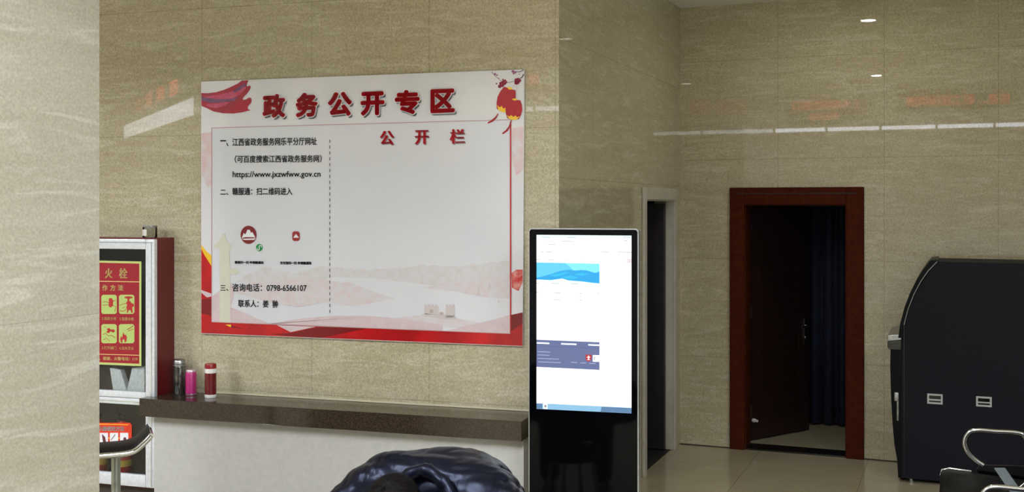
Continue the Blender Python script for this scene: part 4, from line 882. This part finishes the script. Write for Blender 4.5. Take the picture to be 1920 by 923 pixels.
# jacket
V = [pb(-.40, 0, .5), pb(-.35, 0, .60), pb(-.24, 0, .69), pb(-.1, 0, .745), pb(.03, 0, .755), pb(.13, -.01, .77)]; Eg = [(0, 1), (1, 2), (2, 3), (3, 4), (4, 5)]; Rd = [.2, .2, .195, .185, .17, .115]
for s_ in (-1, 1):
    lf_ = .045 if s_ < 0 else 0
    limb(4, [pb(.03, s_*.13, .75+lf_*.3), pb(.04, s_*(.245+lf_*.6), .735+lf_*.8), pb(.1, s_*(.335+lf_), .655+lf_), pb(.16, s_*(.37+lf_*.8), .575+lf_*.4), pb(.24, s_*.27, .54), pb(.33, s_*.14, .53)], [.16, .14, .12, .1, .085, .06])
j_ = MB(); m_ = skin(V, Eg, Rd, 0, 2); j_.bm.from_mesh(m_); bpy.data.meshes.remove(m_)
j_ = remesh(j_, .012)
j_.bm.normal_update()
for v in j_.bm.verts:
    p = v.co - pc; f_, s_ = p.dot(ff), p.dot(fs)
    lr = abs(s_)                                        # folds gather towards the shoulders
    fold = noise.noise(Vector((f_*5, s_*3, p.z*5)))*.012 - (1-abs(noise.noise(Vector((f_*10+s_*3, s_*5-f_*6, p.z*11)))))**6*.007 - (1-abs(noise.noise(Vector((s_*16, f_*7+p.z*5, 3.1)))))**8*.007*min(1, lr*4)+.008
    # puffed bands of the quilting follow the back
    band = .010*abs(math.sin((f_*.75-p.z*.55+s_*s_*.5)*26))
    v.co += v.normal*(fold+band-.006)
M_jk = mottled('navy shiny nylon', (5, 6, 14), (7, 9, 20), 30, .34, spec=.27)
M_jk.node_tree.nodes['Principled BSDF'].inputs['Specular Tint'].default_value = (.62, .7, 1, 1)
jk = j_.build('jacket', M_jk, pe, smooth=180)
mb = MB(); ring = []
for k in range(36):
    a2 = 2*math.pi*k/36; c2 = pb(.175, -.02, .765); ax_ = (ff*.8+UP*.15).normalized(); u_ = fs; v_ = ax_.cross(u_).normalized()
    ring.append(c2 + u_*.122*math.cos(a2) + v_*.1*math.sin(a2) + UP*.006*math.sin(5*a2))
mb.tube(ring, [.026+.004*math.sin(k*1.7) for k in range(36)], 12, closed=True); mb.build('collar', M_jk, jk, smooth=180)
# trousers and shoes
for s_ in (-1, 1):
    mb = MB(); m_ = skin([pb(-.3, s_*.09, .55), pb(-.1, s_*.13, .53), pb(.14, s_*.17, .5), pb(.15, s_*.17, .4), pb(.1, s_*.17, .1)], [(0, 1), (1, 2), (2, 3), (3, 4)], [.12, .105, .09, .08, .07], 0, 2); mb.bm.from_mesh(m_); bpy.data.meshes.remove(m_)
    mb.build('trouser_leg', mottled('black cloth', (22, 22, 26), (30, 30, 34), 60, .8), pe, smooth=180)
    mb = MB(); mb.ball(pb(.17, s_*.18, .045), .05, .135, .045, Matrix((fs, ff, UP)).transposed()); mb.build('shoe', M_black, pe, smooth=180)
# hair: a cap of fine ridges over crown and back of the head
mb = MB(); mb.ball(hd(0, -.012, .014), .093, .112, .122, HR, 48, 32)
bmesh.ops.delete(mb.bm, geom=[v for v in mb.bm.verts if (v.co-hc_).dot(fdir) > .045 and (v.co-hc_).dot(hup) < .07 or (v.co-hc_).dot(hup) < -.085], context='VERTS')
mb.bm.normal_update()
for v in mb.bm.verts:
    p = v.co-hc_; a2 = math.atan2(p.dot(fs), p.dot(hup)); v.co += v.normal*(noise.noise(Vector((a2*9, p.dot(fdir)*14, 1.3)))*.007+noise.noise(p*22)*.005)
hr = mb.build('hair', None, pe, smooth=180)
M_hair = mottled('black brown hair', (4, 3, 3), (13, 9, 8), 70, .6, spec=.1)
mb = MB(); random.seed(21)
cw = Vector((0, -.35, .94)).normalized()                # the crown, in head axes
for k in range(1100):
    a2 = random.uniform(0, 2*math.pi); st0 = random.uniform(0, .9); ln_ = random.uniform(.5, .9)
    t1 = cw.orthogonal().normalized(); t2 = cw.cross(t1); dr_ = t1*math.cos(a2)+t2*math.sin(a2); sw = random.uniform(-.5, .5)
    pts = []
    for j in range(6):
        th = st0+ln_*j/5; d3 = cw*math.cos(th)+(t1*math.cos(a2+sw*j/5)+t2*math.sin(a2+sw*j/5))*math.sin(th)
        q3 = Vector((d3.x*.096, d3.y*.115-.012, d3.z*.125+.014))*(1+.03*math.sin(math.pi*j/5)+.012*random.random())
        pts.append(hd(q3.x, q3.y, q3.z))
    mid = pts[-1]-hc_
    if mid.dot(fdir) > .06 and mid.dot(hup) < .05 or mid.dot(hup) < -.1: continue
    mb.tube(pts, [.0012, .0028, .003, .0028, .002, .0008], 5)
mb.build('hair_lock_pattern', M_hair, hr, smooth=180); hr.data.materials.append(M_hair)
sm = hr.modifiers.new('s', 'SOLIDIFY'); sm.thickness = .006; sm.offset = -1
# the stool they sit on
c_ = pb(-.34, 0, 0)
t = empty('round_stool', c_, 'low black round stool under the person in the navy jacket', 'stool')
mb = MB(); mb.lathe([(0, .37), (.17, .37), (.18, .385), (.18, .415), (.165, .43), (0, .432)], c_, 32); mb.build('seat', M_blackm, t, smooth=40)
for k in range(4):
    a2 = R(45+90*k); v_ = Vector((math.cos(a2), math.sin(a2), 0)); mb = MB(); mb.tube([c_+v_*.13+UP*.372, c_+v_*.19], .013, 10); mb.build('leg', M_chrome, t, smooth=60)
